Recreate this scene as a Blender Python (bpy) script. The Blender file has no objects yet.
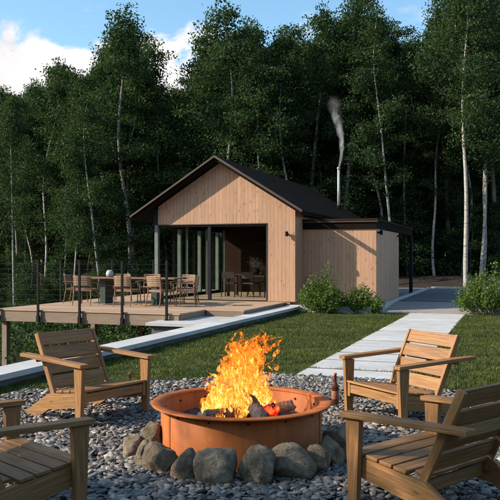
import bpy, math, random
import numpy as np
from mathutils import Vector, Matrix
random.seed(7); np.random.seed(7)
S = bpy.context.scene
COL = S.collection
# ------------------------------------------------------------------ camera frame (world: +X along the cabin front, +Y into depth)
A = math.atan(265 / 750)
FW = (-math.sin(A), math.cos(A)); RT = (math.cos(A), math.sin(A))
def cw(x, d):                       # metres right of / in front of the photographer -> world x, y
    return (x * RT[0] + d * FW[0], x * RT[1] + d * FW[1])
PIT = cw(-0.07, 6.2)

# ------------------------------------------------------------------ node helpers
class NT:
    def __init__(s, name, tree=None):
        if tree is None:
            s.m = bpy.data.materials.new(name); s.m.use_nodes = True; s.t = s.m.node_tree
        else:
            s.t = tree
        s.t.nodes.clear()
    def n(s, typ, ins=None, **kw):
        nd = s.t.nodes.new(typ)
        for k, v in kw.items(): setattr(nd, k, v)
        if ins:
            for k, v in ins.items():
                sk = nd.inputs[k]
                if isinstance(v, bpy.types.NodeSocket): s.t.links.new(v, sk)
                else: sk.default_value = v
        return nd
    def math(s, op, a, b=0.0, c=0.0, clamp=False):
        nd = s.n('ShaderNodeMath', {0: a, 1: b, 2: c}, operation=op); nd.use_clamp = clamp
        return nd.outputs[0]
    def ramp(s, fac, stops, interp='LINEAR'):
        nd = s.n('ShaderNodeValToRGB', {0: fac}); cr = nd.color_ramp; cr.interpolation = interp
        while len(cr.elements) < len(stops): cr.elements.new(0.5)
        for e, (p, c) in zip(cr.elements, stops):
            e.position = p; e.color = (c[0], c[1], c[2], 1) if not isinstance(c, (int, float)) else (c, c, c, 1)
        return nd.outputs[0]
    def mix(s, f, a, b, mode='MIX'):
        nd = s.n('ShaderNodeMix', data_type='RGBA', blend_type=mode)
        for i, v in ((0, f), (6, a), (7, b)):
            if isinstance(v, bpy.types.NodeSocket): s.t.links.new(v, nd.inputs[i])
            else:
                nd.inputs[i].default_value = v if i == 0 else ((*v, 1) if len(v) == 3 else v)
        return nd.outputs[2]
    def noise(s, vec, scale, detail=3, rough=.55, dist=0.0):
        return s.n('ShaderNodeTexNoise', {'Vector': vec, 'Scale': scale, 'Detail': detail, 'Roughness': rough, 'Distortion': dist}).outputs[0]
    def mapv(s, vec, scale=(1, 1, 1), loc=(0, 0, 0)):
        return s.n('ShaderNodeMapping', {'Vector': vec, 'Scale': scale, 'Location': loc}).outputs[0]
    def bump(s, h, dist, strength=1.0):
        return s.n('ShaderNodeBump', {'Height': h, 'Distance': dist, 'Strength': strength}).outputs[0]
    def pbr(s, col, rough=.7, normal=None, **kw):
        ins = {'Base Color': col if isinstance(col, bpy.types.NodeSocket) else (*col, 1), 'Roughness': rough}
        ins.update(kw)
        if normal is not None: ins['Normal'] = normal
        return s.n('ShaderNodeBsdfPrincipled', ins).outputs[0]
    def out(s, sh, vol=False):
        o = s.n('ShaderNodeOutputMaterial'); s.t.links.new(sh, o.inputs['Volume' if vol else 'Surface']); return s.m

def geo(t): return t.n('ShaderNodeNewGeometry')

def m_plain(name, col, rough=.6, var=.12, scale=6, metal=0.0, bumpd=.0015, spec=.4):
    t = NT(name); p = t.n('ShaderNodeTexCoord').outputs['Object']
    nz = t.noise(p, scale, 5, .6)
    c = t.mix(t.ramp(nz, [(.3, 0), (.7, 1)]), tuple(v * (1 - var) for v in col), tuple(min(1, v * (1 + var)) for v in col))
    fine = t.noise(p, scale * 14, 3)
    return t.out(t.pbr(c, t.math('MULTIPLY_ADD', nz, .25, rough - .12), t.bump(fine, bumpd), **{'Metallic': metal, 'Specular IOR Level': spec}))

def m_timber(name, c0, c1, c2, rough=.62, grey=.15):
    """sawn boards, grain along UV u (metres)"""
    t = NT(name); uv = t.n('ShaderNodeUVMap').outputs[0]
    ri = geo(t).outputs['Random Per Island']
    sh = t.n('ShaderNodeCombineXYZ', {0: t.math('MULTIPLY', ri, 37.0), 1: t.math('MULTIPLY', ri, 11.0), 2: ri}).outputs[0]
    v = t.n('ShaderNodeVectorMath', {0: uv, 1: sh}, operation='ADD').outputs[0]
    g1 = t.noise(t.mapv(v, (1.6, 34, 1)), 1.0, 6, .62, 1.1)
    g2 = t.noise(t.mapv(v, (5, 170, 1)), 1.0, 3, .6)
    big = t.noise(t.mapv(v, (2.2, 5, 1)), 1.0, 3)
    kn = t.n('ShaderNodeTexVoronoi', {'Vector': t.mapv(v, (3.0, 9.0, 1)), 'Scale': 1.0}).outputs['Distance']
    c = t.ramp(g1, [(.25, c0), (.5, c1), (.75, c2)])
    c = t.mix(t.math('MULTIPLY', t.ramp(g2, [(.35, 0), (.65, 1)]), .55), c, tuple(x * .4 for x in c0))
    c = t.mix(t.ramp(kn, [(.03, .8), (.13, 0)]), c, tuple(x * .4 for x in c0))
    c = t.mix(t.math('MULTIPLY', t.ramp(big, [(.4, 0), (.75, 1)]), grey), c, (.24, .2, .16))
    c = t.mix(.5, c, t.ramp(ri, [(0, .55), (1, 1.0)]), 'MULTIPLY')
    h = t.math('ADD', g1, t.math('MULTIPLY', g2, .7))
    return t.out(t.pbr(c, t.math('MULTIPLY_ADD', g2, .2, rough - .1), t.bump(h, .0022)))

def m_cladding():
    """vertical spruce boards on the walls; works on fronts and sides alike"""
    t = NT('spruce cladding'); g = geo(t); pos = t.n('ShaderNodeSeparateXYZ', {0: g.outputs['Position']})
    hc = t.math('ADD', pos.outputs[0], pos.outputs[1])
    b = t.math('DIVIDE', hc, .118)
    idx = t.math('FLOOR', b); fr = t.math('FRACT', b)
    wn = t.n('ShaderNodeTexWhiteNoise', {'W': idx}, noise_dimensions='1D')
    rnd = wn.outputs['Value']
    zz = t.math('ADD', pos.outputs[2], t.math('MULTIPLY', rnd, 17.0))
    v = t.n('ShaderNodeCombineXYZ', {0: hc, 1: zz, 2: idx}).outputs[0]
    g1 = t.noise(t.mapv(v, (26, 1.7, 1)), 1.0, 5, .6, 1.4)
    kn = t.n('ShaderNodeTexVoronoi', {'Vector': t.mapv(v, (9.5, 3.4, 1)), 'Scale': 1.0}).outputs['Distance']
    c = t.ramp(g1, [(.25, (.37, .195, .112)), (.5, (.48, .272, .162)), (.8, (.56, .35, .225))])
    c = t.mix(t.ramp(kn, [(.07, .85), (.20, 0)]), c, (.17, .08, .045))
    c = t.mix(.4, c, t.ramp(rnd, [(0, .62), (.5, .85), (1, 1.0)]), 'MULTIPLY')
    gr = t.ramp(t.math('ABSOLUTE', t.math('SUBTRACT', fr, .5)), [(.44, 0), (.49, 1)])
    c = t.mix(t.math('MULTIPLY', gr, .25), c, (.12, .07, .04))
    st = t.noise(t.mapv(g.outputs['Position'], (1.3, 1.3, .5)), 1.0, 4)
    c = t.mix(t.ramp(st, [(.45, 0), (.8, .35)]), c, (.27, .19, .13))
    h = t.math('SUBTRACT', t.math('MULTIPLY', g1, .15), gr)
    return t.out(t.pbr(c, .68, t.bump(h, .006)))

def m_deckboards():
    t = NT('larch deck boards'); g = geo(t); pos = t.n('ShaderNodeSeparateXYZ', {0: g.outputs['Position']})
    b = t.math('DIVIDE', pos.outputs[1], .145); idx = t.math('FLOOR', b); fr = t.math('FRACT', b)
    rnd = t.n('ShaderNodeTexWhiteNoise', {'W': idx}, noise_dimensions='1D').outputs['Value']
    v = t.n('ShaderNodeCombineXYZ', {0: pos.outputs[0], 1: pos.outputs[1], 2: t.math('MULTIPLY', rnd, 9.0)}).outputs[0]
    g1 = t.noise(t.mapv(v, (1.2, 25, 1)), 1.0, 4)
    c = t.ramp(g1, [(.25, (.40, .25, .155)), (.75, (.58, .40, .26))])
    c = t.mix(.7, c, t.ramp(rnd, [(0, .66), (1, 1.0)]), 'MULTIPLY')
    gr = t.ramp(t.math('ABSOLUTE', t.math('SUBTRACT', fr, .5)), [(.46, 0), (.49, 1)])
    c = t.mix(t.math('MULTIPLY', gr, .8), c, (.05, .03, .02))
    return t.out(t.pbr(c, .65, t.bump(t.math('SUBTRACT', 0.0, gr), .005)))

def m_leaf(name, c0, c1, c2, trans=.35):
    t = NT(name); ri = geo(t).outputs['Random Per Island']
    oi = t.n('ShaderNodeObjectInfo').outputs['Random']
    c = t.ramp(ri, [(0, c0), (.5, c1), (.9, c2), (1, tuple(v * 1.7 for v in c2))])
    c = t.mix(.55, c, t.ramp(oi, [(0, (.62, .72, .62)), (.5, (.85, .9, .75)), (1, (1, 1, .8))]), 'MULTIPLY')
    d = t.n('ShaderNodeBsdfPrincipled', {'Base Color': c, 'Roughness': .65, 'Specular IOR Level': .15}).outputs[0]
    tr = t.n('ShaderNodeBsdfTranslucent', {'Color': t.mix(1.0, c, (1.3, 1.5, .6), 'MULTIPLY')}).outputs[0]
    return t.out(t.n('ShaderNodeMixShader', {0: trans, 1: d, 2: tr}).outputs[0])

def m_bark(name, base, dark, marks):
    t = NT(name); p = t.n('ShaderNodeTexCoord').outputs['Object']
    n1 = t.noise(t.mapv(p, (3, 3, 9)), 1.0, 5, .65)
    n2 = t.noise(t.mapv(p, (9, 9, 40)), 1.0, 3)
    c = t.ramp(n1, [(.3, dark), (.3 + marks, base), (.9, tuple(min(1, v * 1.15) for v in base))])
    c = t.mix(t.ramp(n2, [(.6, 0), (.68, .8)]), c, tuple(v * .35 for v in dark))
    return t.out(t.pbr(c, .85, t.bump(n1, .02)))

def m_pebbles():
    t = NT('slate pebbles'); g = geo(t); ri = g.outputs['Random Per Island']
    p = g.outputs['Position']
    c = t.ramp(ri, [(0, (.040, .036, .033)), (.22, (.10, .09, .082)), (.42, (.23, .205, .178)), (.58, (.12, .112, .107)),
                    (.72, (.30, .265, .225)), (.82, (.13, .095, .07)), (.91, (.52, .46, .39)), (1, (.25, .17, .11))])
    n1 = t.noise(p, 70, 4)
    c = t.mix(.45, c, t.ramp(n1, [(.3, .45), (.7, 1.0)]), 'MULTIPLY')
    return t.out(t.pbr(c, .55, t.bump(n1, .003)))

def m_rock():
    t = NT('granite boulder'); p = t.n('ShaderNodeTexCoord').outputs['Object']; oi = t.n('ShaderNodeObjectInfo').outputs['Random']
    pv = t.n('ShaderNodeVectorMath', {0: p, 1: t.n('ShaderNodeCombineXYZ', {0: t.math('MULTIPLY', oi, 20)}).outputs[0]}, operation='ADD').outputs[0]
    n1 = t.noise(pv, 9, 7, .65, .6); n2 = t.noise(pv, 60, 4, .7); n3 = t.noise(pv, 4, 3)
    c = t.ramp(n1, [(.32, (.085, .068, .045)), (.5, (.26, .21, .145)), (.66, (.50, .42, .30))])
    c = t.mix(t.ramp(n3, [(.45, 0), (.7, .6)]), c, (.25, .17, .10))
    c = t.mix(t.ramp(oi, [(0, 0), (1, .35)]), c, (.24, .20, .15))
    c = t.mix(.6, c, t.ramp(n2, [(.35, .5), (.65, 1.0)]), 'MULTIPLY')
    h = t.math('ADD', n1, t.math('MULTIPLY', n2, .3))
    return t.out(t.pbr(c, .88, t.bump(h, .05), **{'Specular IOR Level': .2}))

def m_grass(name):
    t = NT(name); g = geo(t); ri = g.outputs['Random Per Island']; p = g.outputs['Position']
    n1 = t.noise(p, 1.1, 4, .6); n2 = t.noise(p, 6, 3)
    c = t.ramp(ri, [(0, (.036, .060, .006)), (.5, (.082, .112, .010)), (.85, (.125, .145, .018)), (1, (.19, .17, .05))])
    c = t.mix(.8, c, t.ramp(n1, [(.35, (.42, .55, .45)), (.65, (1.15, 1.08, .9))]), 'MULTIPLY')
    c = t.mix(.5, c, t.ramp(n2, [(.35, .55), (.65, 1.0)]), 'MULTIPLY')
    d = t.pbr(c, .6)
    tr = t.n('ShaderNodeBsdfTranslucent', {'Color': t.mix(1.0, c, (1.2, 1.4, .6), 'MULTIPLY')}).outputs[0]
    return t.out(t.n('ShaderNodeMixShader', {0: .3, 1: d, 2: tr}).outputs[0])

def m_ground(name, cols, scale=2.0, bd=.02, rough=.9, fine=60, spec=.25):
    t = NT(name); p = geo(t).outputs['Position']
    n1 = t.noise(p, scale, 6, .62); n2 = t.noise(p, fine, 3, .7)
    k = len(cols) - 1
    c = t.ramp(n1, [(.3 + .4 * i / k, cc) for i, cc in enumerate(cols)])
    c = t.mix(.55, c, t.ramp(n2, [(.3, .5), (.7, 1.0)]), 'MULTIPLY')
    return t.out(t.pbr(c, rough, t.bump(t.math('ADD', n1, t.math('MULTIPLY', n2, .3)), bd), **{'Specular IOR Level': spec}))

def m_concrete():
    t = NT('pale concrete'); p = geo(t).outputs['Position']
    n1 = t.noise(p, 1.7, 6, .65); n2 = t.noise(p, 90, 3, .7); n3 = t.noise(p, 9, 4, .6, .8)
    c = t.ramp(n1, [(.3, (.43, .43, .43)), (.7, (.58, .57, .56))])
    c = t.mix(t.ramp(n3, [(.55, 0), (.75, .45)]), c, (.33, .31, .28))
    c = t.mix(.3, c, t.ramp(n2, [(.3, .6), (.7, 1.0)]), 'MULTIPLY')
    ri = geo(t).outputs['Random Per Island']
    c = t.mix(.5, c, t.ramp(ri, [(0, .78), (1, 1.0)]), 'MULTIPLY')
    return t.out(t.pbr(c, .85, t.bump(n2, .002)))

def m_pitsteel():
    t = NT('rust orange steel'); p = t.n('ShaderNodeTexCoord').outputs['Object']
    n1 = t.noise(p, 3.5, 6, .65, .4); n2 = t.noise(t.mapv(p, (14, 14, 3)), 1.0, 4, .6); n3 = t.noise(p, 160, 2)
    c = t.ramp(n1, [(.3, (.31, .080, .014)), (.55, (.42, .118, .022)), (.75, (.47, .150, .034))])
    c = t.mix(t.ramp(n2, [(.45, 0), (.75, .6)]), c, (.20, .06, .022))
    n4 = t.noise(t.mapv(p, (5, 5, .8), (3, 1, 2)), 1.0, 5, .7)
    c = t.mix(t.ramp(n4, [(.55, 0), (.72, .3)]), c, (.14, .05, .02))
    c = t.mix(.25, c, t.ramp(n3, [(.35, .6), (.65, 1.0)]), 'MULTIPLY')
    return t.out(t.pbr(c, t.math('MULTIPLY_ADD', n1, .3, .5), t.bump(n3, .0006), **{'Specular IOR Level': .25}))

def m_glass():
    t = NT('window glass'); bk = geo(t).outputs['Backfacing']
    fr = t.n('ShaderNodeFresnel', {'IOR': t.math('MULTIPLY_ADD', bk, 1 / 1.5 - 1.5, 1.5)}).outputs[0]
    tr = t.n('ShaderNodeBsdfTransparent', {'Color': (.82, .88, .85, 1)}).outputs[0]
    gl = t.n('ShaderNodeBsdfGlossy', {'Roughness': .02, 'Color': (.9, .95, .95, 1)}).outputs[0]
    return t.out(t.n('ShaderNodeMixShader', {0: t.math('MULTIPLY', fr, .8, clamp=True), 1: tr, 2: gl}).outputs[0])

def m_fire():
    t = NT('flame'); tc = t.n('ShaderNodeTexCoord').outputs['Object']; g = geo(t)
    ri = g.outputs['Random Per Island']
    off = t.n('ShaderNodeVectorMath', {0: tc, 1: t.n('ShaderNodeCombineXYZ', {0: t.math('MULTIPLY', ri, 6)}).outputs[0]}, operation='ADD').outputs[0]
    n1 = t.noise(t.mapv(off, (22, 22, 4.6)), 1.0, 5, .62, .9)
    n2 = t.noise(t.mapv(off, (60, 60, 14)), 1.0, 3, .6, .8)
    n = t.math('ADD', t.math('MULTIPLY', n1, .7), t.math('MULTIPLY', n2, .3))
    z = t.n('ShaderNodeSeparateXYZ', {0: tc}).outputs[2]
    heat = t.math('SUBTRACT', n, t.math('MULTIPLY', z, .10))
    col = t.ramp(heat, [(.30, (.55, .03, .002)), (.40, (1.0, .11, .006)), (.47, (1.0, .25, .015)), (.54, (1.0, .50, .07)), (.63, (1, .86, .42))])
    st = t.ramp(heat, [(.30, .22), (.44, .5), (.60, 1.3)])
    em = t.n('ShaderNodeEmission', {'Color': col, 'Strength': t.math('MULTIPLY', st, 1.35)}).outputs[0]
    tr = t.n('ShaderNodeBsdfTransparent').outputs[0]
    al = t.ramp(n, [(.45, 0), (.53, .38), (.66, .85)])
    return t.out(t.n('ShaderNodeMixShader', {0: al, 1: tr, 2: em}).outputs[0])

def m_char():
    t = NT('charred log'); p = t.n('ShaderNodeTexCoord').outputs['Object']
    v = t.n('ShaderNodeTexVoronoi', {'Vector': p, 'Scale': 42.0, 'Randomness': 1.0}, feature='DISTANCE_TO_EDGE').outputs[0]
    n1 = t.noise(p, 7, 4)
    c = t.ramp(n1, [(.3, (.012, .011, .012)), (.6, (.035, .033, .036)), (.8, (.12, .11, .11))])
    glow = t.math('MULTIPLY', t.ramp(v, [(.0, 1), (.12, 0)]), t.ramp(n1, [(.5, 0), (.62, 1)]))
    return t.out(t.pbr(c, .85, t.bump(v, .006), **{'Emission Color': (1, .09, .01, 1), 'Emission Strength': t.math('MULTIPLY', glow, .12)}))

def m_ember():
    t = NT('glowing ember'); p = t.n('ShaderNodeTexCoord').outputs['Object']
    n1 = t.noise(p, 22, 4, .6)
    c = t.ramp(n1, [(.4, (.03, .01, .008)), (.7, (.09, .02, .01))])
    e = t.ramp(n1, [(.42, (0, 0, 0)), (.55, (.8, .02, .005)), (.72, (1, .2, .02))])
    return t.out(t.pbr(c, .9, t.bump(n1, .01), **{'Emission Color': e, 'Emission Strength': 1.6}))

SMOKE_H = 3.0
def smoke_c(z):                    # centre line of the plume, metres above the flue
    u = z / SMOKE_H
    return .13 * math.sin(u * 5.4 + .1) - .06 * u * u, .05 + .26 * u ** 1.2
def m_smoke():
    t = NT('chimney smoke'); p = t.n('ShaderNodeTexCoord').outputs['Object']
    sp = t.n('ShaderNodeSeparateXYZ', {0: p}); z = sp.outputs[2]; u = t.math('DIVIDE', z, SMOKE_H)
    dn = t.n('ShaderNodeTexNoise', {'Vector': t.mapv(p, (3, 3, 2), (7, 2, 1)), 'Scale': 1.0, 'Detail': 2.0}).outputs['Color']
    ds = t.n('ShaderNodeSeparateXYZ', {0: dn})
    amp = t.math('MULTIPLY', u, .60)
    cx = t.math('SUBTRACT', t.math('MULTIPLY', t.math('SINE', t.math('MULTIPLY_ADD', u, 5.4, .1)), .13), t.math('MULTIPLY', t.math('MULTIPLY', u, u), .06))
    dx = t.math('SUBTRACT', t.math('ADD', sp.outputs[0], t.math('MULTIPLY', t.math('SUBTRACT', ds.outputs[0], .5), amp)), cx)
    dy = t.math('ADD', sp.outputs[1], t.math('MULTIPLY', t.math('SUBTRACT', ds.outputs[1], .5), amp))
    rr = t.math('SQRT', t.math('ADD', t.math('MULTIPLY', dx, dx), t.math('MULTIPLY', dy, dy)))
    R_ = t.math('MULTIPLY_ADD', t.math('POWER', u, 1.2), .26, .05)
    q = t.math('SUBTRACT', 1.0, t.math('DIVIDE', rr, R_), clamp=True)
    n1 = t.noise(t.mapv(p, (5, 5, 2.2)), 1.0, 5, .62, .8)
    w = t.ramp(n1, [(.36, 0), (.66, 1)])
    fall = t.ramp(u, [(0, 1.0), (.35, .5), (.6, .2), (.8, .06), (.97, 0)])
    d = t.math('MULTIPLY', t.math('MULTIPLY', t.math('MULTIPLY', q, w), fall), 20.0)
    v = t.n('ShaderNodeVolumePrincipled', {'Color': (.98, .98, 1, 1), 'Density': d, 'Anisotropy': -.1}).outputs[0]
    return t.out(v, vol=True)

M = dict(
    teak=m_timber('oiled teak', (.19, .080, .021), (.37, .172, .050), (.50, .268, .088), grey=.08),
    clad=m_cladding(), deck=m_deckboards(),
    beam=m_timber('sawn deck timber', (.20, .14, .09), (.30, .215, .145), (.38, .28, .20), grey=.4),
    trim=m_timber('brown roof trim', (.045, .027, .018), (.08, .048, .032), (.11, .07, .048), grey=.05),
    darkwood=m_timber('walnut stain timber', (.03, .016, .010), (.05, .026, .016), (.075, .04, .025), grey=.0),
    chairwood=m_timber('oiled iroko', (.17, .07, .035), (.27, .125, .065), (.34, .18, .10), grey=.05),
    weave=m_plain('woven cord', (.25, .165, .11), .85, .25, 90),
    roof=m_ground('roof felt shingle', [(.026, .016, .011), (.038, .025, .018), (.050, .034, .025)], 3, .004, .95, 120, 0.03),
    soffit=m_plain('dark soffit paint', (.012, .009, .008), .85, spec=.04),
    black=m_plain('black powder coat', (.006, .006, .007), .6, .2, spec=.2),
    anthracite=m_plain('anthracite frame', (.014, .015, .017), .6, spec=.15),
    palepost=m_plain('grey green painted timber', (.14, .165, .145), .6, .2, 3),
    steel=m_plain('stainless flue', (.38, .39, .38), .5, .1, 3, metal=.25),
    darkgreen=m_plain('dark green pedestal', (.03, .055, .048), .6),
    ceramic=m_plain('grey white glaze', (.40, .41, .45), .45, .1),
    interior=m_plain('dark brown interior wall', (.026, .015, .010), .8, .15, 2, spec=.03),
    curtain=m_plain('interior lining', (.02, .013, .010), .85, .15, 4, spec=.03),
    concrete=m_concrete(),
    concretedark=m_ground('dark concrete side', [(.10, .10, .10), (.17, .17, .165)], 3, .003),  # darker grey than the coping, varied by noise
    leaf=m_leaf('birch leaf', (.020, .037, .017), (.034, .060, .024), (.056, .090, .034), .3),
    leafdark=m_leaf('forest leaf', (.018, .036, .017), (.028, .056, .023), (.045, .080, .030), .3),
    shrub=m_leaf('shrub leaf', (.035, .075, .016), (.085, .14, .03), (.17, .22, .06)),
    birch=m_bark('birch bark', (.36, .34, .31), (.07, .06, .05), .18),
    limb=m_bark('limb bark', (.09, .075, .06), (.03, .025, .02), .3),
    greybark=m_bark('grey bark', (.24, .215, .18), (.07, .06, .05), .3),
    pebbles=m_pebbles(), rock=m_rock(), grass=m_grass('lawn grass blades'),
    lawn=m_ground('lawn thatch', [(.020, .036, .010), (.036, .058, .016), (.055, .065, .022)], 4, .02, .95, 90),
    soil=m_ground('forest soil', [(.018, .014, .009), (.035, .026, .017), (.030, .036, .016)], .8, .05),
    gravelbed=m_ground('gravel bed', [(.03, .032, .036), (.07, .072, .078)], 20, .02, .9, 120),
    asphalt=m_ground('asphalt', [(.13, .13, .138), (.17, .17, .178)], 1.2, .004, .9, 140),
    grit=m_ground('crushed stone', [(.27, .235, .205), (.38, .335, .30)], 3, .006, .95, 130),
    bank=m_ground('dark soil bank', [(.028, .020, .017), (.05, .036, .029)], 2, .03),
    pit=m_pitsteel(), ash=m_ground('ash bed', [(.03, .028, .027), (.14, .13, .125)], 14, .02, .95, 90),
    glass=m_glass(), fire=m_fire(), char=m_char(), ember=m_ember(), smoke=m_smoke(),
    pale_log=m_timber('split birch log', (.28, .16, .09), (.42, .27, .17), (.52, .37, .25), grey=.2),
    cable=m_plain('wire cable', (.02, .022, .02), .4),
    flower=m_leaf('lilac flower', (.25, .18, .38), (.4, .32, .5), (.6, .55, .4), .2),
)
def m_bottle():
    t = NT('brown bottle glass')
    g = t.n('ShaderNodeBsdfPrincipled', {'Base Color': (.10, .028, .010, 1), 'Roughness': .08, 'Transmission Weight': .35, 'IOR': 1.5}).outputs[0]
    return t.out(g)
M['bottle'] = m_bottle()
M['label'] = m_plain('paper label', (.28, .11, .06), .7)
M['redcap'] = m_plain('red crown cap', (.45, .03, .03), .4)

# ------------------------------------------------------------------ mesh helpers
class MB:
    def __init__(s): s.v = []; s.f = []; s.uv = []
    def face(s, idx, uvs): s.f.append(idx); s.uv.extend(uvs)
    def board(s, p0, p1, wdir, w, t, w1=None):
        """board from p0 to p1 (axis), width w along wdir, thickness t; w1 = width at p1. Bevelled edges come from a modifier-free chamfer"""
        p0 = Vector(p0); p1 = Vector(p1); ax = (p1 - p0); L = ax.length; ax.normalize()
        wd = Vector(wdir); wd = (wd - ax * wd.dot(ax)).normalized(); td = ax.cross(wd)
        if w1 is None: w1 = w
        c = min(.0035, t * .2)
        def ring(p, ww, inset):
            a, b = ww / 2 - inset, t / 2 - inset
            pts = []
            for sx, sy in ((1, 1), (-1, 1), (-1, -1), (1, -1)):
                if sx * sy > 0: q = ((sx * (a), sy * (b - c)), (sx * (a - c), sy * b))
                else: q = ((sx * (a - c), sy * b), (sx * a, sy * (b - c)))
                for x, y in q: pts.append(p + wd * x + td * y)
            return pts
        rings = [ring(p0, w, c), ring(p0 + ax * c, w, 0), ring(p1 - ax * c, w1, 0), ring(p1, w1, c)]
        base = len(s.v); uo = random.random() * 10; vo = random.random() * 10
        us = [0, c, L - c, L]
        per = [0]
        r0 = rings[1]
        for i in range(8): per.append(per[-1] + (r0[(i + 1) % 8] - r0[i]).length)
        for r in rings: s.v.extend(r)
        for k in range(3):
            for i in range(8):
                j = (i + 1) % 8
                s.face((base + k * 8 + i, base + k * 8 + j, base + (k + 1) * 8 + j, base + (k + 1) * 8 + i),
                       [(uo + us[k], vo + per[i]), (uo + us[k], vo + per[i + 1]), (uo + us[k + 1], vo + per[i + 1]), (uo + us[k + 1], vo + per[i])])
        for k, rev in ((0, True), (3, False)):
            ids = [base + k * 8 + i for i in range(8)]
            uvs = [(uo + us[k] + (rings[k][i] - rings[k][0]).dot(td) * .2, vo + (rings[k][i] - rings[k][0]).dot(wd)) for i in range(8)]
            if rev: ids.reverse(); uvs.reverse()
            s.face(tuple(ids), uvs)
        return s
    def box(s, x0, x1, y0, y1, z0, z1):
        d = (x1 - x0, y1 - y0, z1 - z0); k = d.index(max(d))
        cx, cy, cz = (x0 + x1) / 2, (y0 + y1) / 2, (z0 + z1) / 2
        if k == 0: s.board((x0, cy, cz), (x1, cy, cz), (0, 1, 0), d[1], d[2])
        elif k == 1: s.board((cx, y0, cz), (cx, y1, cz), (1, 0, 0), d[0], d[2])
        else: s.board((cx, cy, z0), (cx, cy, z1), (1, 0, 0), d[0], d[1])
        return s
    def prism(s, poly, off, closed=True):
        """extrude planar polygon (list of 3d points) by vector off"""
        n = len(poly); b = len(s.v); off = Vector(off); P = [Vector(p) for p in poly]
        ref = (P[1] - P[0]).normalized(); nor = off.normalized(); oth = nor.cross(ref)
        s.v.extend(P); s.v.extend([p + off for p in P])
        uvf = lambda p: ((p - P[0]).dot(ref), (p - P[0]).dot(oth))
        s.face(tuple(range(b + n - 1, b - 1, -1)), [uvf(P[i]) for i in range(n - 1, -1, -1)])
        s.face(tuple(range(b + n, b + 2 * n)), [uvf(p) for p in P])
        L = 0
        for i in range(n):
            j = (i + 1) % n; e = (P[j] - P[i]).length
            s.face((b + i, b + j, b + n + j, b + n + i), [(L, 0), (L + e, 0), (L + e, off.length), (L, off.length)])
            L += e
        return s
    def tube(s, pts, rad, n=8, cap=True, sx=1.0):
        P = [Vector(p) for p in pts]; b = len(s.v); m = len(P)
        if isinstance(rad, (int, float)): rad = [rad] * m
        up = Vector((0, 0, 1)); L = 0; Ls = []
        for i, p in enumerate(P):
            d = (P[min(i + 1, m - 1)] - P[max(i - 1, 0)]).normalized()
            a = d.cross(up if abs(d.z) < .95 else Vector((1, 0, 0))).normalized(); c = d.cross(a)
            if i: L += (p - P[i - 1]).length
            Ls.append(L)
            for k in range(n):
                t = 2 * math.pi * k / n
                s.v.append(p + a * math.cos(t) * rad[i] * sx + c * math.sin(t) * rad[i])
        for i in range(m - 1):
            for k in range(n):
                j = (k + 1) % n
                s.face((b + i * n + k, b + i * n + j, b + (i + 1) * n + j, b + (i + 1) * n + k),
                       [(Ls[i], k * .1), (Ls[i], k * .1 + .1), (Ls[i + 1], k * .1 + .1), (Ls[i + 1], k * .1)])
        if cap:
            s.face(tuple(b + k for k in range(n - 1, -1, -1)), [(0, 0)] * n)
            s.face(tuple(b + (m - 1) * n + k for k in range(n)), [(0, 0)] * n)
        return s
    def lathe(s, prof, c=(0, 0, 0), n=24):
        """prof: closed or open list of (r, z)"""
        b = len(s.v); m = len(prof)
        for r, z in prof:
            for k in range(n):
                t = 2 * math.pi * k / n
                s.v.append(Vector((c[0] + r * math.cos(t), c[1] + r * math.sin(t), c[2] + z)))
        for i in range(m - 1):
            for k in range(n):
                j = (k + 1) % n
                s.face((b + i * n + k, b + i * n + j, b + (i + 1) * n + j, b + (i + 1) * n + k), [(0, 0), (0, 0), (0, 0), (0, 0)])
        return s
    def build(s, name, mat, parent=None, smooth=False):
        me = bpy.data.meshes.new(name)
        me.from_pydata([tuple(v) for v in s.v], [], s.f)
        uvl = me.uv_layers.new(name='UVMap')
        arr = np.array(s.uv, dtype=np.float32).ravel()
        uvl.data.foreach_set('uv', arr)
        me.materials.append(mat)
        if smooth: me.polygons.foreach_set('use_smooth', [True] * len(me.polygons))
        me.update()
        o = bpy.data.objects.new(name, me); COL.objects.link(o)
        if parent: o.parent = parent
        return o

def np_mesh(name, verts, faces, mat, parent=None, smooth=False):
    """verts (n,3), faces (m,k) arrays, all same size"""
    me = bpy.data.meshes.new(name); n = len(verts); m, k = faces.shape
    me.vertices.add(n); me.vertices.foreach_set('co', np.ascontiguousarray(verts, dtype=np.float32).ravel())
    me.loops.add(m * k); me.loops.foreach_set('vertex_index', np.ascontiguousarray(faces, dtype=np.int32).ravel())
    me.polygons.add(m); me.polygons.foreach_set('loop_start', np.arange(0, m * k, k, dtype=np.int32))
    me.polygons.foreach_set('loop_total', np.full(m, k, dtype=np.int32))
    if smooth: me.polygons.foreach_set('use_smooth', np.ones(m, dtype=bool))
    me.update(calc_edges=True); me.validate()
    me.materials.append(mat)
    o = bpy.data.objects.new(name, me); COL.objects.link(o)
    if parent: o.parent = parent
    return o

def empty(name, loc=(0, 0, 0), rz=0.0):
    o = bpy.data.objects.new(name, None); COL.objects.link(o); o.empty_display_size = .2
    o.location = loc; o.rotation_euler = (0, 0, rz); return o
def tag(o, label, cat, group=None, kind=None):
    o['label'] = label; o['category'] = cat
    if group: o['group'] = group
    if kind: o['kind'] = kind
    return o
def struct(o): o['kind'] = 'structure'; return o
def copy_tree(o, parent=None):
    c = o.copy(); COL.objects.link(c)
    if parent: c.parent = parent
    for ch in list(o.children): copy_tree(ch, c)
    return c

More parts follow.
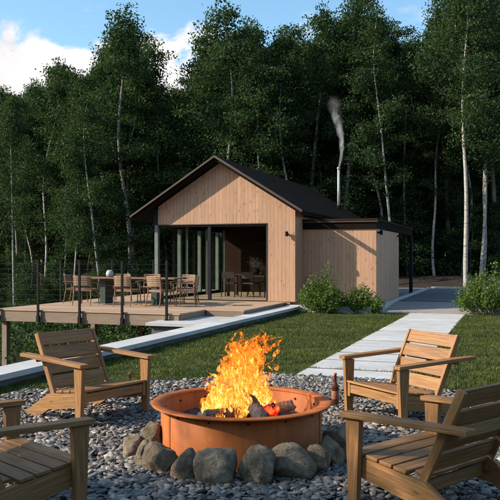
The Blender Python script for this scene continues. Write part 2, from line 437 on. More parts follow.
# ------------------------------------------------------------------ world, sun, camera
SUNV = Vector((-.76, -.40, .47)).normalized()          # towards the sun
elev = math.asin(SUNV.z); az = math.atan2(SUNV.x, SUNV.y)
W = bpy.data.worlds.new('World'); S.world = W; W.use_nodes = True
t = NT('', tree=W.node_tree)
sky = t.n('ShaderNodeTexSky', sky_type='NISHITA'); sky.sun_disc = False; sky.sun_elevation = elev; sky.sun_rotation = az % (2 * math.pi)
sky.air_density = 1.0; sky.dust_density = 1.3; sky.ozone_density = 1.2
d = t.n('ShaderNodeTexCoord').outputs['Generated']
sp = t.n('ShaderNodeSeparateXYZ', {0: d})
rt = t.n('ShaderNodeVectorMath', {0: d, 1: (RT[0], RT[1], 0)}, operation='DOT_PRODUCT').outputs['Value']
cn = t.noise(t.mapv(d, (1, 1, 1.7)), 9.0, 9, .58, .35)
thr = t.math('ADD', .283, t.math('MULTIPLY', t.ramp(rt, [(.10, 0), (.20, 1)]), -.13))
hgt = t.math('SUBTRACT', thr, sp.outputs[2])
cl = t.math('ADD', t.math('MULTIPLY', hgt, 11.0), t.math('MULTIPLY', t.math('SUBTRACT', cn, .5), 2.1))
mask = t.ramp(cl, [(.0, 0), (.22, 1)], 'EASE')
wn = t.noise(t.mapv(d, (1, 1, 4), (3, 1, 0)), 11.0, 6, .6)
wisp = t.math('MULTIPLY', t.ramp(wn, [(.56, 0), (.75, .5)]), t.ramp(sp.outputs[2], [(.2, 1), (.6, 0)]))
mask = t.math('MAXIMUM', mask, wisp)
body = t.noise(d, 16.0, 6, .6)
cc = t.ramp(body, [(.3, (3.7, 3.55, 3.65)), (.65, (4.8, 4.7, 4.65))])
skyc = t.mix(1.0, sky.outputs[0], (.84, 1.06, 1.08), 'MULTIPLY')
col = t.mix(mask, skyc, cc)
bg = t.n('ShaderNodeBackground', {'Color': col, 'Strength': .14})
wo = t.n('ShaderNodeOutputWorld', {'Surface': bg.outputs[0]})

sl = bpy.data.lights.new('sun', 'SUN'); sl.energy = 4.3; sl.angle = math.radians(.55); sl.color = (1.0, .86, .70)
so = bpy.data.objects.new('sun', sl); COL.objects.link(so); so.rotation_euler = SUNV.to_track_quat('Z', 'Y').to_euler()
so.location = (-20, -10, 15)

cd = bpy.data.cameras.new('camera'); cam = bpy.data.objects.new('camera', cd); COL.objects.link(cam)
cam.location = (0, 0, 1.6); cam.rotation_euler = (math.radians(90), 0, A)
cd.sensor_width = 36; cd.lens = 54; cd.shift_y = .014; cd.clip_end = 2000
S.camera = cam
S.view_settings.view_transform = 'Standard'; S.view_settings.look = 'None'; S.view_settings.exposure = 0.8; S.view_settings.gamma = 1
S.view_settings.use_curve_mapping = False
S.cycles.transparent_max_bounces = 40; S.cycles.max_bounces = 6; S.cycles.diffuse_bounces = 3; S.cycles.volume_max_steps = 96; S.cycles.volume_step_rate = 2.0; S.cycles.volume_bounces = 1
S.cycles.use_denoising = True

# ------------------------------------------------------------------ terrain
def smooth(a, b, x):
    u = np.clip((x - a) / (b - a), 0, 1); return u * u * (3 - 2 * u)
def terr(x, y):
    x = np.asarray(x, float); y = np.asarray(y, float)
    z = -.06 + 0 * x
    z = z - 2.3 * smooth(-6.5, -12.5, x) * (1 - smooth(40, 70, y) * .3)      # falls away left of the terrace
    z = z + .14 * smooth(21.6, 25, y) * smooth(-7.5, -6.3, x)
    z = z + .9 * smooth(36.0, 46, y) * smooth(-9, -4, x)
    z = z + .25 * np.sin(x * .35 + 1) * np.sin(y * .27) * smooth(36, 44, y)
    return z
def grid(name, xs, ys, zf, mat):
    X, Y = np.meshgrid(xs, ys); Z = zf(X, Y); n, m = X.shape
    v = np.stack([X.ravel(), Y.ravel(), Z.ravel()], 1)
    i = np.arange(n - 1)[:, None] * m + np.arange(m - 1)[None]
    f = np.stack([i, i + 1, i + m + 1, i + m], -1).reshape(-1, 4)
    return np_mesh(name, v, f, mat, smooth=True)
xs = np.concatenate([np.linspace(-400, -40, 13)[:-1], np.arange(-40, 30, .8), np.linspace(30, 400, 13)])
ys = np.concatenate([np.linspace(-300, -12, 10)[:-1], np.arange(-12, 70, .8), np.linspace(70, 600, 14)])
struct(grid('ground', xs, ys, terr, M['soil']))
def ez(y): return .14 * smooth(21.6, 25, y)                   # gentle ramp up to the drive
# lawn (left and right of the path), gravel on top
struct(grid('lawn', np.arange(-5.9, 9.1, .5), np.arange(-4.0, 21.61, .5), lambda x, y: -.012 + 0 * x, M['lawn']))
ang = np.linspace(0, 2 * math.pi, 97)[:-1]
def edge_r(a):
    return 3.55 + .07 * np.sin(a * 7 + 1) + .05 * np.sin(a * 17) + .03 * np.sin(a * 31)
g = MB(); r = edge_r(ang)
poly = [(PIT[0] + rr * math.cos(a), PIT[1] + rr * math.sin(a), -.004) for a, rr in zip(ang, r)]
# carry the pebbles up to the path's first slab
b0 = len(g.v); g.v.append(Vector((PIT[0], PIT[1], -.004))); g.v.extend([Vector(p) for p in poly])
for i in range(96):
    g.face((0, 1 + i, 1 + (i + 1) % 96), [(0, 0)] * 3)
struct(g.build('gravel_bed', M['gravelbed']))
g = MB(); g.v.extend([Vector(p) for p in ((-3.3, 8.9, -.0015), (-.9, 8.9, -.0015), (-1.0, 9.72, -.0015), (-3.1, 9.72, -.0015))]); g.face((0, 1, 2, 3), [(0, 0)] * 4)
struct(g.build('gravel_strip', M['gravelbed']))
# crushed stone apron, asphalt drive, kerb, soil bank
struct(grid('crushed_stone_apron', np.arange(-3.66, 9.1, .6), np.arange(21.42, 25.9, .35), lambda x, y: -.002 + ez(y), M['grit']))
g = MB(); g.v.extend([Vector(p) for p in ((-3.66, 25.1, .150), (9, 25.6, .150), (9, 35.5, .150), (-3.66, 35.5, .150))]); g.face((0, 1, 2, 3), [(0, 0)] * 4)
struct(g.build('asphalt_drive', M['asphalt']))
k = MB(); k.box(-3.80, -3.67, 22.2, 35.2, -.1, .215); k.box(-3.66, 9, 35.52, 35.75, -.1, .22)
struct(k.build('kerb', M['concrete']))
g = MB(); g.v.extend([Vector(p) for p in ((-9.5, 26.7, .145), (-3.81, 26.7, .145), (-3.81, 35.9, .145), (-9.5, 35.9, .145))]); g.face((0, 1, 2, 3), [(0, 0)] * 4)
struct(g.build('gravel_yard', M['grit']))
struct(grid('soil_bank', np.arange(-9.5, 14, .5), np.arange(35.8, 41, .4), lambda x, y: .13 + .5 * smooth(35.9, 40, y) + .05 * np.sin(x * 2) * np.sin(y * 3), M['bank']))
# path of concrete slabs
p = MB(); y = 9.72; i = 0
while y < 21.3:
    w = .81 if i else .62
    z = .022 + random.uniform(-.004, .004)
    p.box(-2.78 + random.uniform(-.008, .008), -1.29 + random.uniform(-.008, .008), y, min(y + w, 21.42), -.06, z)
    y += w + .14; i += 1
struct(p.build('path', M['concrete'])); p = MB(); p.box(-2.77, -1.30, 9.75, 21.4, -.06, .006); struct(p.build('path_bedding', M['soil']))
# concrete ledge on the terrace edge and its landing by the deck
lw = empty('retaining_wall', (-6.1, 12, 0)); tag(lw, 'long low white concrete ledge between the lawn and the raised wooden deck', 'wall')
lw.location = (0, 0, 0)
q = MB()
for j in range(9):
    q.box(-6.35, -5.88, 3.0 + j * 2.0 + .004, 3.0 + (j + 1) * 2.0 - .004, .095, .17)
q.box(-7.95, -6.354, 15.35, 17.46, .03, .105)
q.build('coping', M['concrete'], lw)
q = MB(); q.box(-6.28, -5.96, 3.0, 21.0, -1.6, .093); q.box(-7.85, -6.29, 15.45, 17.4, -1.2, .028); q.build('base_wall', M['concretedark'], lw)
ap = MB(); ap.box(-6.35, -3.81, 21.02, 22.12, -.1, .19); struct(ap.build('concrete_apron', M['concrete']))

# ------------------------------------------------------------------ deck
dk = empty('wooden_deck'); tag(dk, 'raised wooden terrace deck with pale boards in front of the cabin', 'deck')
q = MB()
q.box(-12.60, -7.40, 16.0, 17.55, .235, .27); q.box(-12.60, -6.36, 17.552, 21.24, .235, .27)
q.box(-12.60, -10.72, 21.242, 28.5, .235, .27); q.build('deck_boards', M['deck'], dk)
q = MB()
q.box(-12.60, -7.43, 16.02, 16.07, -.04, .232); q.box(-7.45, -7.40, 16.072, 17.52, -.04, .232); q.box(-7.39, -6.37, 17.56, 17.61, .0, .232)
q.box(-12.60, -12.55, 16.08, 28.5, -.04, .232); q.box(-6.40, -6.362, 17.63, 21.0, .0, .232); q.build('fascia', M['beam'], dk)
for (x, y) in ((-12.42, 16.2), (-9.35, 17.8), (-12.42, 20.5), (-8.0, 16.3), (-12.42, 25)):
    q = MB(); q.box(x - .075, x + .075, y - .075, y + .075, float(terr(x, y)) - .3, -.045 if y < 17 or x < -12 else .225); q.build('support_post', M['beam'], dk)
q = MB()
for x in (-11.5, -10, -8.6): q.box(x, x + .06, 16.1, 21.1, .02, .23)
q.build('joist', M['beam'], dk)
rl = empty('deck_railing'); tag(rl, 'black steel cable railing along the front and left edge of the deck', 'railing')
px = [-12.48, -11.28, -10.08, -8.90, -7.72]
posts = [(x, 15.965) for x in px] + [(-12.635, 19.0), (-12.635, 22), (-12.635, 25), (-12.635, 28)]
for (x, y) in posts:
    q = MB(); q.box(x - .028, x + .028, y - .022, y + .022, .14, 1.50); q.box(x - .042, x + .042, y - .03, y + .027, -.03, .139); q.build('post', M['black'], rl)
for j in range(9):
    z = .40 + j * .128
    q = MB(); q.tube([(px[0] + .03, 15.965, z), (px[-1], 15.965, z)], .0018, 5); q.tube([(-12.635, 16.0, z), (-12.635, 28, z)], .0018, 5); q.build('cable', M['cable'], rl)

# ------------------------------------------------------------------ cabin
XL, XR, XM, YF, YB = -10.57, -6.10, -8.50, 21.25, 32.0
ZF = .27; slope = (4.65 - 2.99) / (XM + 5.83) * -1
cb = empty('cabin'); tag(cb, 'timber clad cabin with a dark gabled roof and an open glazed front', 'cabin')
def roofz(x): return 4.65 - abs(x - XM) * .622
wt = .16
# front wall: gable above the opening + pier on the right
q = MB()
u = -.19                                                # underside of roof
q.prism([(XL, YF, 2.59), (-6.97, YF, 2.59), (-6.97, YF, .28), (XR, YF, .28), (XR, YF, roofz(XR) + u), (XM, YF, 4.65 + u), (XL, YF, roofz(XL) + u)], (0, wt, 0))
q.build('front_wall', M['clad'], cb)
q = MB(); q.box(XR - wt, XR, YF + wt + .002, YB, .1, roofz(XR) - .25); q.build('side_wall', M['clad'], cb)
q = MB(); q.prism([(XL, YB - .16, .1), (XR - wt - .002, YB - .16, .1), (XR - wt - .002, YB - .16, roofz(XR - wt) + u), (XM, YB - .16, 4.65 + u), (XL, YB - .16, roofz(XL) + u)], (0, .155, 0)); q.build('back_wall', M['clad'], cb)
# dark corner trim / wall plate at the left
q = MB(); q.box(XL - .16, XL - .003, YF + .0, YF + .16, 2.60, roofz(XL - .1) - .2); q.box(XL - .16, XL - .003, YF + .162, YB, 2.60, roofz(XL - .1) - .2); q.build('corner_trim', M['anthracite'], cb)
# roof
rf = MB()
y0, y1 = YF - .38, YB + .32
def slab(xa, za, xb, zb, th, ya, yb): rf.prism([(xa, ya, za), (xb, ya, zb), (xb, ya, zb - th), (xa, ya, za - th)], (0, yb - ya, 0))
slab(XM, 4.65, -5.80, roofz(-5.80), .05, y0, y1); slab(-11.33, roofz(-11.33), XM - .002, 4.65, .05, y0, y1)
roof = rf.build('roof', M['roof'], cb)
rf = MB(); slab(XM, 4.598, -5.83, roofz(-5.83) - .052, .10, y0 + .04, y1 - .04); slab(-11.30, roofz(-11.30) - .052, XM - .002, 4.598, .10, y0 + .04, y1 - .04)
rf.build('soffit', M['soffit'], roof)
rf = MB(); slab(XM, 4.655, -5.78, roofz(-5.78) + .005, .075, y0 - .035, y0 - .003); slab(-11.35, roofz(-11.35) + .005, XM - .002, 4.655, .06, y0 - .035, y0 - .003)
rf.build('rake_trim', M['trim'], roof)
# interior
q = MB(); q.box(XL, XR - wt - .004, YF + .02, 27.0, .20, .268); q.build('floor', M['deck'], cb)
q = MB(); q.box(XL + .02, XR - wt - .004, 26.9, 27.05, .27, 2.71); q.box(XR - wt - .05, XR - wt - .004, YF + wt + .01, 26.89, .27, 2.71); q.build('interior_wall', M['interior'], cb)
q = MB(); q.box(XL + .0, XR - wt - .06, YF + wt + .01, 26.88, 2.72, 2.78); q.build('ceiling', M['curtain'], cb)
q = MB(); q.box(-9.25, -8.85, 26.84, 26.89, 2.03, 2.22); q.build('wall_panel', M['black'], cb)
# left glazed side
for j, y in enumerate((21.25, 22.95, 24.65, 26.35)):
    q = MB(); q.box(XL - .125, XL - .005, y, y + .12, .272, 2.598); q.build('column', M['palepost'], cb)
for j, y in enumerate((22.95, 24.65, 26.35)):
    q = MB(); q.box(XL + .13, XL + .21, y + .10, y + .15, .272, 2.598); q.build('door_frame', M['palepost'], cb)
for j in range(3):
    y = 21.40 + j * 1.7
    q = MB(); q.box(XL - .08, XL - .06, y + .0, y + 1.545, .34, 2.58); w = q.build('glass_pane', M['glass'], cb)
q = MB(); q.box(XL - .02, XL + .06, YF + .17, 26.88, .27, .36); q.box(XL + .0, XL + .07, YF + .17, 26.88, 2.52, 2.60); q.build('track', M['anthracite'], cb)
# front sliding frame
q = MB(); q.box(XL, -6.972, YF + .03, YF + .13, 2.53, 2.588); q.box(XL, -6.972, YF + .03, YF + .13, .271, .30)
q.box(-7.012, -6.972, YF + .03, YF + .13, .302, 2.528); q.build('window_frame', M['anthracite'], cb)
q = MB(); q.box(-8.90, -8.80, YF + .04, YF + .12, .302, 2.528); q.build('mullion', M['anthracite'], cb)
q = MB(); q.box(-6.975, -6.955, YF - .012, YF - .001, .29, 2.60); q.box(XL, -6.956, YF - .012, YF - .001, 2.585, 2.615); q.build('opening_trim', M['trim'], cb)
# lamps
def lamp(x, y, z, nx, ny, parent):
    q = MB(); q.tube([(x + nx * .0, y + ny * .0, z), (x + nx * .09, y + ny * .09, z)], .03, 10); q.tube([(x + nx * .11, y + ny * .11, z - .07), (x + nx * .11, y + ny * .11, z + .07)], .045, 14)
    return q.build('wall_lamp', M['black'], parent)
lamp(-6.33, YF, 2.28, 0, -1, cb)
# annex with flat roof and carport post
AX, AY0, AY1 = -3.86, 22.12, 26.65
an = empty('annex'); tag(an, 'windowless timber clad side annex with a flat dark roof joined to the cabin', 'annex')
q = MB(); q.box(XR + .003, AX - .121, AY0, AY0 + .12, .191, 2.44); q.box(AX - .12, AX, AY0, AY1, .191, 2.44); q.box(XR + .003, AX - .121, AY1 - .12, AY1, .14, 2.44); q.build('wall', M['clad'], an)
q = MB(); q.box(XR + .003, AX + .02, AY0 - .05, 30.2, 2.443, 2.60); ar = q.build('roof', M['soffit'], an)
q = MB(); q.box(XR + .003, AX + .05, AY0 - .08, 30.23, 2.67, 2.745); q.build('cap', M['roof'], ar)
q = MB(); q.box(XR + .003, AX + .06, AY0 - .095, AY0 - .052, 2.635, 2.668); q.build('edge_trim', M['trim'], ar); q = MB(); q.box(XR + .003, AX + .02, AY0 - .05, 30.2, 2.602, 2.668); q.build('fascia', M['soffit'], ar)
q = MB(); q.box(AX - .07, AX + .06, 29.9, 30.03, .15, 2.44); q.build('post', M['anthracite'], an)
q = MB(); q.box(-6.05, -5.92, 29.9, 30.03, .15, 2.44); q.build('post', M['anthracite'], an)
lamp(AX, 22.35, 2.33, 1, 0, an); lamp(AX, 26.3, 2.33, 1, 0, an)
# chimney + smoke
ch = empty('chimney'); ch.parent = cb
q = MB(); q.tube([(-6.77, 30.0, 3.4), (-6.77, 30.0, 5.16)], .055, 16); q.tube([(-6.77, 30.0, 5.16), (-6.77, 30.0, 5.25)], .068, 16)
ch2 = q.build('chimney', M['steel'], cb, True); bpy.data.objects.remove(ch)
q = MB(); q.tube([(-6.77, 30.0, 3.50), (-6.77, 30.0, 3.70)], [.13, .07], 16); q.build('flashing', M['soffit'], ch2)
sm = MB(); pts = []; rad = []
for k_ in range(26):
    z = SMOKE_H * k_ / 25; c_, r_ = smoke_c(z); pts.append((c_, 0, z)); rad.append(r_ * 1.45 + .10 * z / SMOKE_H)
rad[0] = .05; sm.tube(pts, rad, 14)
smo = sm.build('smoke', M['smoke'], None, True); smo.location = (-6.77, 30.0, 5.26)
tag(smo, 'thin white smoke rising from the metal chimney pipe', 'smoke', kind='stuff')

# ------------------------------------------------------------------ lounge chairs round the fire
def lounge_chair():
    root = empty('lounge_chair')
    T = M['teak']
    for sx in (-1, 1):
        q = MB(); x = sx * .42; t_ = .042
        q.prism([(x - t_ / 2, -.055, .562), (x - t_ / 2, -.030, 0), (x - t_ / 2, .036, 0), (x - t_ / 2, .060, .562)], (t_, 0, 0))
        # grain upright: swap uv
        q.build('front_leg', T, root)
        q = MB(); q.board((x + sx * .005, .085, .585), (x + sx * .005, -.86, .625), (1, 0, 0), .098, .034); q.build('armrest', T, root)
        q = MB(); xr = sx * .374; a0 = xr - .018
        q.prism([(a0, .035, .330), (a0, -.52, .262), (a0, -.875, .055), (a0, -.835, .0), (a0, -.700, .0), (a0, -.500, .115), (a0, -.36, .130), (a0, .035, .200)], (.036, 0, 0)); 
        q.build('side_rail', T, root)
        q = MB(); xp = sx * .345 - (.0)
        q.board((xp, -.452, .20), (xp, -.752, .835), (0, 1, .45), .058, .032); q.build('back_post', T, root)
    def sz(y): return .332 + (y - .035) * (.332 - .268) / .555
    q = MB(); y = .045
    for k_ in range(5):
        w_ = .098; ya, yb = y, y - w_; xw = .396 if k_ else .395
        if k_ == 4: xw = .322
        m_ = (ya + yb) / 2
        q.board((-xw, m_, sz(m_) + .0125), (xw, m_, sz(m_) + .0125), (0, 1, .115), w_, .022); y = yb - .013
    q.build('seat', T, root)
    q = MB(); q.board((-.354, .018, .275), (.354, .018, .275), (0, 0, 1), .085, .026); q.board((-.354, -.44, .20), (.354, -.44, .20), (0, 0, 1), .08, .026); q.build('apron', T, root)
    q = MB(); d_ = Vector((0, -.300, .635)).normalized(); n_ = Vector((0, d_.z, -d_.y)); b_ = Vector((0, -.452, .20))
    s0 = .115
    for k_ in range(4):
        c_ = b_ + d_ * (s0 + .066 + k_ * .151) + n_ * .008
        q.board((-.328, c_.y, c_.z), (.328, c_.y, c_.z), d_, .130, .022)
    q.build('backrest', T, root)
    q = MB(); q.board((-.372, -.725, .588), (.372, -.725, .588), (0, 0, 1), .070, .028); q.build('arm_support', T, root)
    return root
def yaw(fx, fy): return math.atan2(-fx, fy)
def fworld(fx, fz): v = (fx * RT[0] + fz * FW[0], fx * RT[1] + fz * FW[1]); return yaw(*v)
ch0 = lounge_chair()
spec = [((-1.33, 7.32), (.78, -.62), 'low slatted teak armchair left of the fire pit, its shaded backrest against the lawn'),
        ((1.205, 7.25), (-.88, -.48), 'low slatted teak armchair with sunlit orange backrest in front of the white path'),
        ((.99, 5.08), (-.65, .76), 'large shaded teak armchair at the lower right corner, seen from behind'),
        ((-1.35, 4.90), (.70, .72), 'teak armchair cut off at the lower left corner, only arms and seat showing')]
for i, ((cx, cz), (fx, fz), lab) in enumerate(spec):
    o = ch0 if i == 0 else copy_tree(ch0)
    w = cw(cx, cz); o.location = (w[0], w[1], .0); o.rotation_euler = (0, 0, fworld(fx, fz))
    tag(o, lab, 'armchair', 'wooden lounge chairs around the fire pit')

# ------------------------------------------------------------------ fire pit
fp = empty('fire_pit', (PIT[0], PIT[1], 0)); tag(fp, 'round rust orange steel fire pit ring with a flat rim', 'fire pit')
q = MB(); q.lathe([(.663, 0), (.663, .398), (.655, .402), (.648, .398), (.648, 0)], n=128); q.build('ring', M['pit'], fp, True)
q = MB(); q.lathe([(.6635, .392), (.728, .398), (.738, .400), (.742, .407), (.738, .413), (.728, .414), (.645, .410), (.643, .400), (.6470, .392)], n=128); q.build('rim', M['pit'], fp, True)
q = MB()
for k_ in range(14):
    a_ = 2 * math.pi * k_ / 14 + .2; c_, s_ = math.cos(a_), math.sin(a_)
    q = MB(); q.tube([(.648 * c_, .648 * s_, .345), (.640 * c_, .640 * s_, .345)], .009, 8); q.tube([(.662 * c_, .662 * s_, .365), (.669 * c_, .669 * s_, .365)], .009, 8); q.build('bolt', M['black'], fp)

for k_ in (0, math.pi * .62, math.pi * 1.29):
    c_, s_ = math.cos(k_), math.sin(k_); q = MB(); q.board((.6655 * c_, .6655 * s_, .0), (.6655 * c_, .6655 * s_, .388), (-s_, c_, 0), .03, .004); q.build('seam', M['pit'], fp)
xs_ = np.linspace(-.64, .64, 40); 
g = MB(); 
X, Y = np.meshgrid(xs_, xs_)
ring_n = 48; rr_ = np.linspace(0, .646, 16)
vv = []; ff = []
for i_, r_ in enumerate(rr_):
    for k_ in range(ring_n):
        a_ = 2 * math.pi * k_ / ring_n
        zz = .235 + .05 * (1 - (r_ / .65) ** 2) + .012 * math.sin(r_ * 31 + a_ * 5) + .008 * math.sin(a_ * 13 + r_ * 17)
        vv.append((r_ * math.cos(a_), r_ * math.sin(a_), zz))
for i_ in range(15):
    for k_ in range(ring_n):
        j_ = (k_ + 1) % ring_n; ff.append((i_ * ring_n + k_, (i_ + 1) * ring_n + k_, (i_ + 1) * ring_n + j_, i_ * ring_n + j_))
ashm = np_mesh('ash_bed', np.array(vv), np.array(ff), M['ash'], fp, True)

# logs: camera-frame offsets turned to world
def off(dx, dz): return Vector((dx * RT[0] + dz * FW[0], dx * RT[1] + dz * FW[1], 0))
def log(name, a, b, r, mat, seed, split=False):
    rr = random.Random(seed); a = Vector(a); b = Vector(b); n = 14; q = MB(); pts = []; rad = []
    for k_ in range(n):
        u_ = k_ / (n - 1); pts.append(a.lerp(b, u_) + Vector((rr.uniform(-1, 1), rr.uniform(-1, 1), rr.uniform(-1, 1))) * r * .07); rad.append(r * (1 + rr.uniform(-.09, .09)))
    pts = [a + (b - a).normalized() * -.004] + pts + [b + (b - a).normalized() * .004]; rad = [r * .8] + rad + [r * .78]
    q.tube(pts, rad, 14, sx=.85 if split else 1)
    for i_, v in enumerate(q.v): q.v[i_] = v + Vector((rr.uniform(-1, 1), rr.uniform(-1, 1), rr.uniform(-1, 1))) * r * .06
    o = q.build(name, mat, None, False); return o
def W3(dx, dz, z): v = off(dx, dz); return (PIT[0] + v.x, PIT[1] + v.y, z)
def relog(name, a, b, r, mat, seed, lab, **kw):
    o = log(name, a, b, r, mat, seed, **kw); c = (Vector(a) + Vector(b)) / 2
    for v in o.data.vertices: v.co -= c
    o.location = c; tag(o, lab, 'log'); return o
relog('charred_log', W3(.19, -.33, .305), W3(.03, .02, .46), .060, M['char'], 1, 'blackened charred log leaning up at the front of the fire')
relog('burning_log', W3(.13, -.10, .315), W3(.27, -.16, .375), .052, M['ember'], 2, 'red glowing log end beside the charred log')
relog('pale_log', W3(.22, .02, .315), W3(.42, -.03, .385), .045, M['pale_log'], 5, 'unburnt pale split log poking out of the fire on the right', split=True)
relog('log', W3(-.30, -.12, .31), W3(.10, -.02, .32), .05, M['char'], 6, 'black log lying flat under the flames on the left')
relog('log', W3(-.1, .25, .31), W3(.25, .10, .33), .05, M['char'], 8, 'black log hidden low at the back of the fire')

# flames: many tapering tongues of one fire
fm = MB(); rnd = random.Random(21)
def lick(bx, bz, z0, h, r, lean, curl, seed, z_flat=.42):
    rr = random.Random(seed); n = 20; pts = []; rad = []; p1, p2, p3 = rr.uniform(0, 6), rr.uniform(0, 6), rr.uniform(0, 6)
    for k_ in range(n):
        u_ = k_ / (n - 1)
        wob = (.010 + .055 * u_) * (h / .5 + .3)
        x = bx + lean * u_ * h + curl * max(0, u_ - .55) ** 1.6 * h * 2 + wob * math.sin(u_ * 8.5 + p1) + .4 * wob * math.sin(u_ * 19 + p3)
        z = bz + wob * math.cos(u_ * 7 + p2)
        v = off(x, z); pts.append((v.x, v.y, z0 + h * u_ - abs(curl) * max(0, u_ - .7) ** 2 * h * 1.2))
        rad.append(max(.0012, r * 1.15 * (math.sin(math.pi * min(1, (u_ * .93 + .07)) ** .62) ** .8) * (1 + .38 * math.sin(u_ * 15 + p2)) * (1 - .35 * u_)))
    rad[-1] = .001
    fm.tube(pts, rad, 9, sx=rr.uniform(.5, 1.2))
for k_ in range(42):                                         # body
    u_ = rnd.uniform(-1, 1); bx = -.02 + .31 * u_; bz = rnd.uniform(-.2, .24) * math.sqrt(max(.05, 1 - u_ * u_))
    h = (.26 + .34 * (1 - abs(u_) ** 1.5)) * rnd.uniform(.65, 1.08)
    lick(bx, bz, .29 + rnd.uniform(-.02, .03), h, rnd.uniform(.022, .045), rnd.uniform(-.12, .22) - .25 * u_, rnd.uniform(-.05, .2), rnd.random() * 1e6)
for k_ in range(34):                                         # upper tongues leaning right
    bx = rnd.uniform(-.13, .10); z0 = rnd.uniform(.52, .74); h = rnd.uniform(.14, .30)
    lick(bx + (z0 - .5) * .15, rnd.uniform(-.08, .08), z0, h, rnd.uniform(.018, .034), rnd.uniform(-.1, .35), rnd.uniform(-.2, .5), rnd.random() * 1e6)
for (bx, z0, h, lean, curl, r) in ((.02, .68, .30, .35, .5, .034), (.05, .72, .26, .55, .7, .030), (.13, .76, .20, .6, .9, .027), (.22, .82, .12, .8, 1.5, .020), (-.01, .76, .26, .0, .4, .030), (.04, .66, .30, .15, .3, .036),
                                   (-.14, .58, .22, -.1, -.1, .026), (-.22, .45, .22, -.1, -.1, .026), (-.17, .55, .26, .2, .1, .024), (.27, .78, .09, .3, 1.2, .016), (.30, .66, .06, -.1, .5, .012), (.20, .5, .14, .1, .2, .022)):
    lick(bx, rnd.uniform(-.05, .05), z0, h, r, lean, curl, rnd.random() * 1e6)
fo = fm.build('campfire_flame', M['fire'], None, True); fo.location = (PIT[0], PIT[1], 0)
tag(fo, 'tall yellow and orange flames burning in the fire pit', 'fire')

# boulders round the pit
import bmesh
def boulder(seed, sx, sy, sz):
    rr = random.Random(seed); bm = bmesh.new(); bmesh.ops.create_icosphere(bm, subdivisions=4, radius=1)
    planes = []
    for _ in range(11):
        n = Vector((rr.gauss(0, 1), rr.gauss(0, 1), rr.gauss(0, .8))).normalized(); planes.append((n, rr.uniform(.64, .88)))
    from mathutils import noise
    sd = Vector((seed * 3.1, seed * 1.7, 0))
    for v in bm.verts:
        p = v.co.copy()
        for n, d_ in planes:
            e = p.dot(n) - d_
            if e > 0: p -= n * e * .93
        p *= 1 + .10 * noise.noise(p * 1.6 + sd) + .06 * noise.noise(p * 4 + sd) + .03 * noise.noise(p * 11 + sd)
        v.co = Vector((p.x * sx, p.y * sy, p.z * sz))
    me = bpy.data.meshes.new('boulder'); bm.to_mesh(me); bm.free(); me.materials.append(M['rock'])
    me.polygons.foreach_set('use_smooth', [True] * len(me.polygons))
    o = bpy.data.objects.new('boulder', me); COL.objects.link(o); return o
# (photo x of the middle, width px, height px, depth in m, label)
stones = [(134, 20, 24, 5.98, 'small brown boulder at the far left end of the stone ring'),
          (151, 25, 33, 6.05, 'sunlit tan rounded boulder touching the left side of the pit'),
          (145, 17, 26, 5.72, 'narrow grey boulder in front of the sunlit tan one'),
          (159, 28, 32, 5.56, 'squat grey brown boulder at the lower left of the ring'),
          (186, 25, 31, 5.36, 'grey boulder with a slanted pointed top left of the widest one'),
          (217, 43, 34, 5.32, 'widest flat grey boulder at the front of the pit'),
          (258, 34, 37, 5.30, 'blocky brown boulder front and centre with a flat top'),
          (291, 41, 34, 5.42, 'wedge shaped grey boulder sloping left, right of the blocky one'),
          (316, 27, 29, 5.52, 'rounded grey boulder right of the wedge shaped one'),
          (330, 22, 30, 5.72, 'upright grey green boulder at the right of the ring'),
          (343, 15, 33, 5.92, 'narrow tall boulder beside the armchair leg at the right end'),
          (335, 22, 22, 6.22, 'dark boulder in shade on the right flank of the pit')]
for i, (pxm, wp, hp, dep, lab) in enumerate(stones):
    w_ = wp / 750 * dep; h_ = hp / 750 * dep; x = (pxm - 250) / 750 * dep; w = cw(x, dep)
    o = boulder(i + 5, w_ / 2 * 1.30, w_ / 2 * 1.05, h_ / 2 * 1.24)
    o.location = (w[0], w[1], h_ / 2 * .86); o.rotation_euler = (0, 0, A + random.uniform(-.2, .2))
    tag(o, lab, 'stone', 'boulders ringed around the fire pit')
o = boulder(40, .15, .10, .10); w = cw(-.80, 6.45); o.location = (w[0], w[1], .06); tag(o, 'low boulder behind the left side of the pit', 'stone', 'boulders ringed around the fire pit')

# ------------------------------------------------------------------ bottles
def bottle(lab, w, s=1.0):
    r = empty('bottle', (w[0], w[1], .01)); tag(r, lab, 'bottle')
    q = MB(); q.lathe([(0, 0), (.036, .001), (.0405, .006), (.041, .02), (.041, .19), (.037, .215), (.024, .245), (.016, .27), (.0145, .33), (.0165, .333), (.0165, .343), (.0, .344)], n=24)
    q.build('glass_body', M['bottle'], r, True)
    q = MB(); q.lathe([(.0415, .07), (.0422, .072), (.0422, .158), (.0415, .16)], n=24); q.build('label', M['label'], r, True)
    q = MB(); q.lathe([(.0185, .334), (.0185, .348), (.013, .353), (0, .354)], n=16); q.build('cap', M['redcap'], r, True)
    r.scale = (s, s, s); return r
bottle('brown glass bottle with a red cap standing on the pebbles right of the pit', cw(.915, 8.05), .98)
bottle('brown glass bottle half hidden behind the seat of the left rear armchair', cw(-1.36, 8.5), .80)

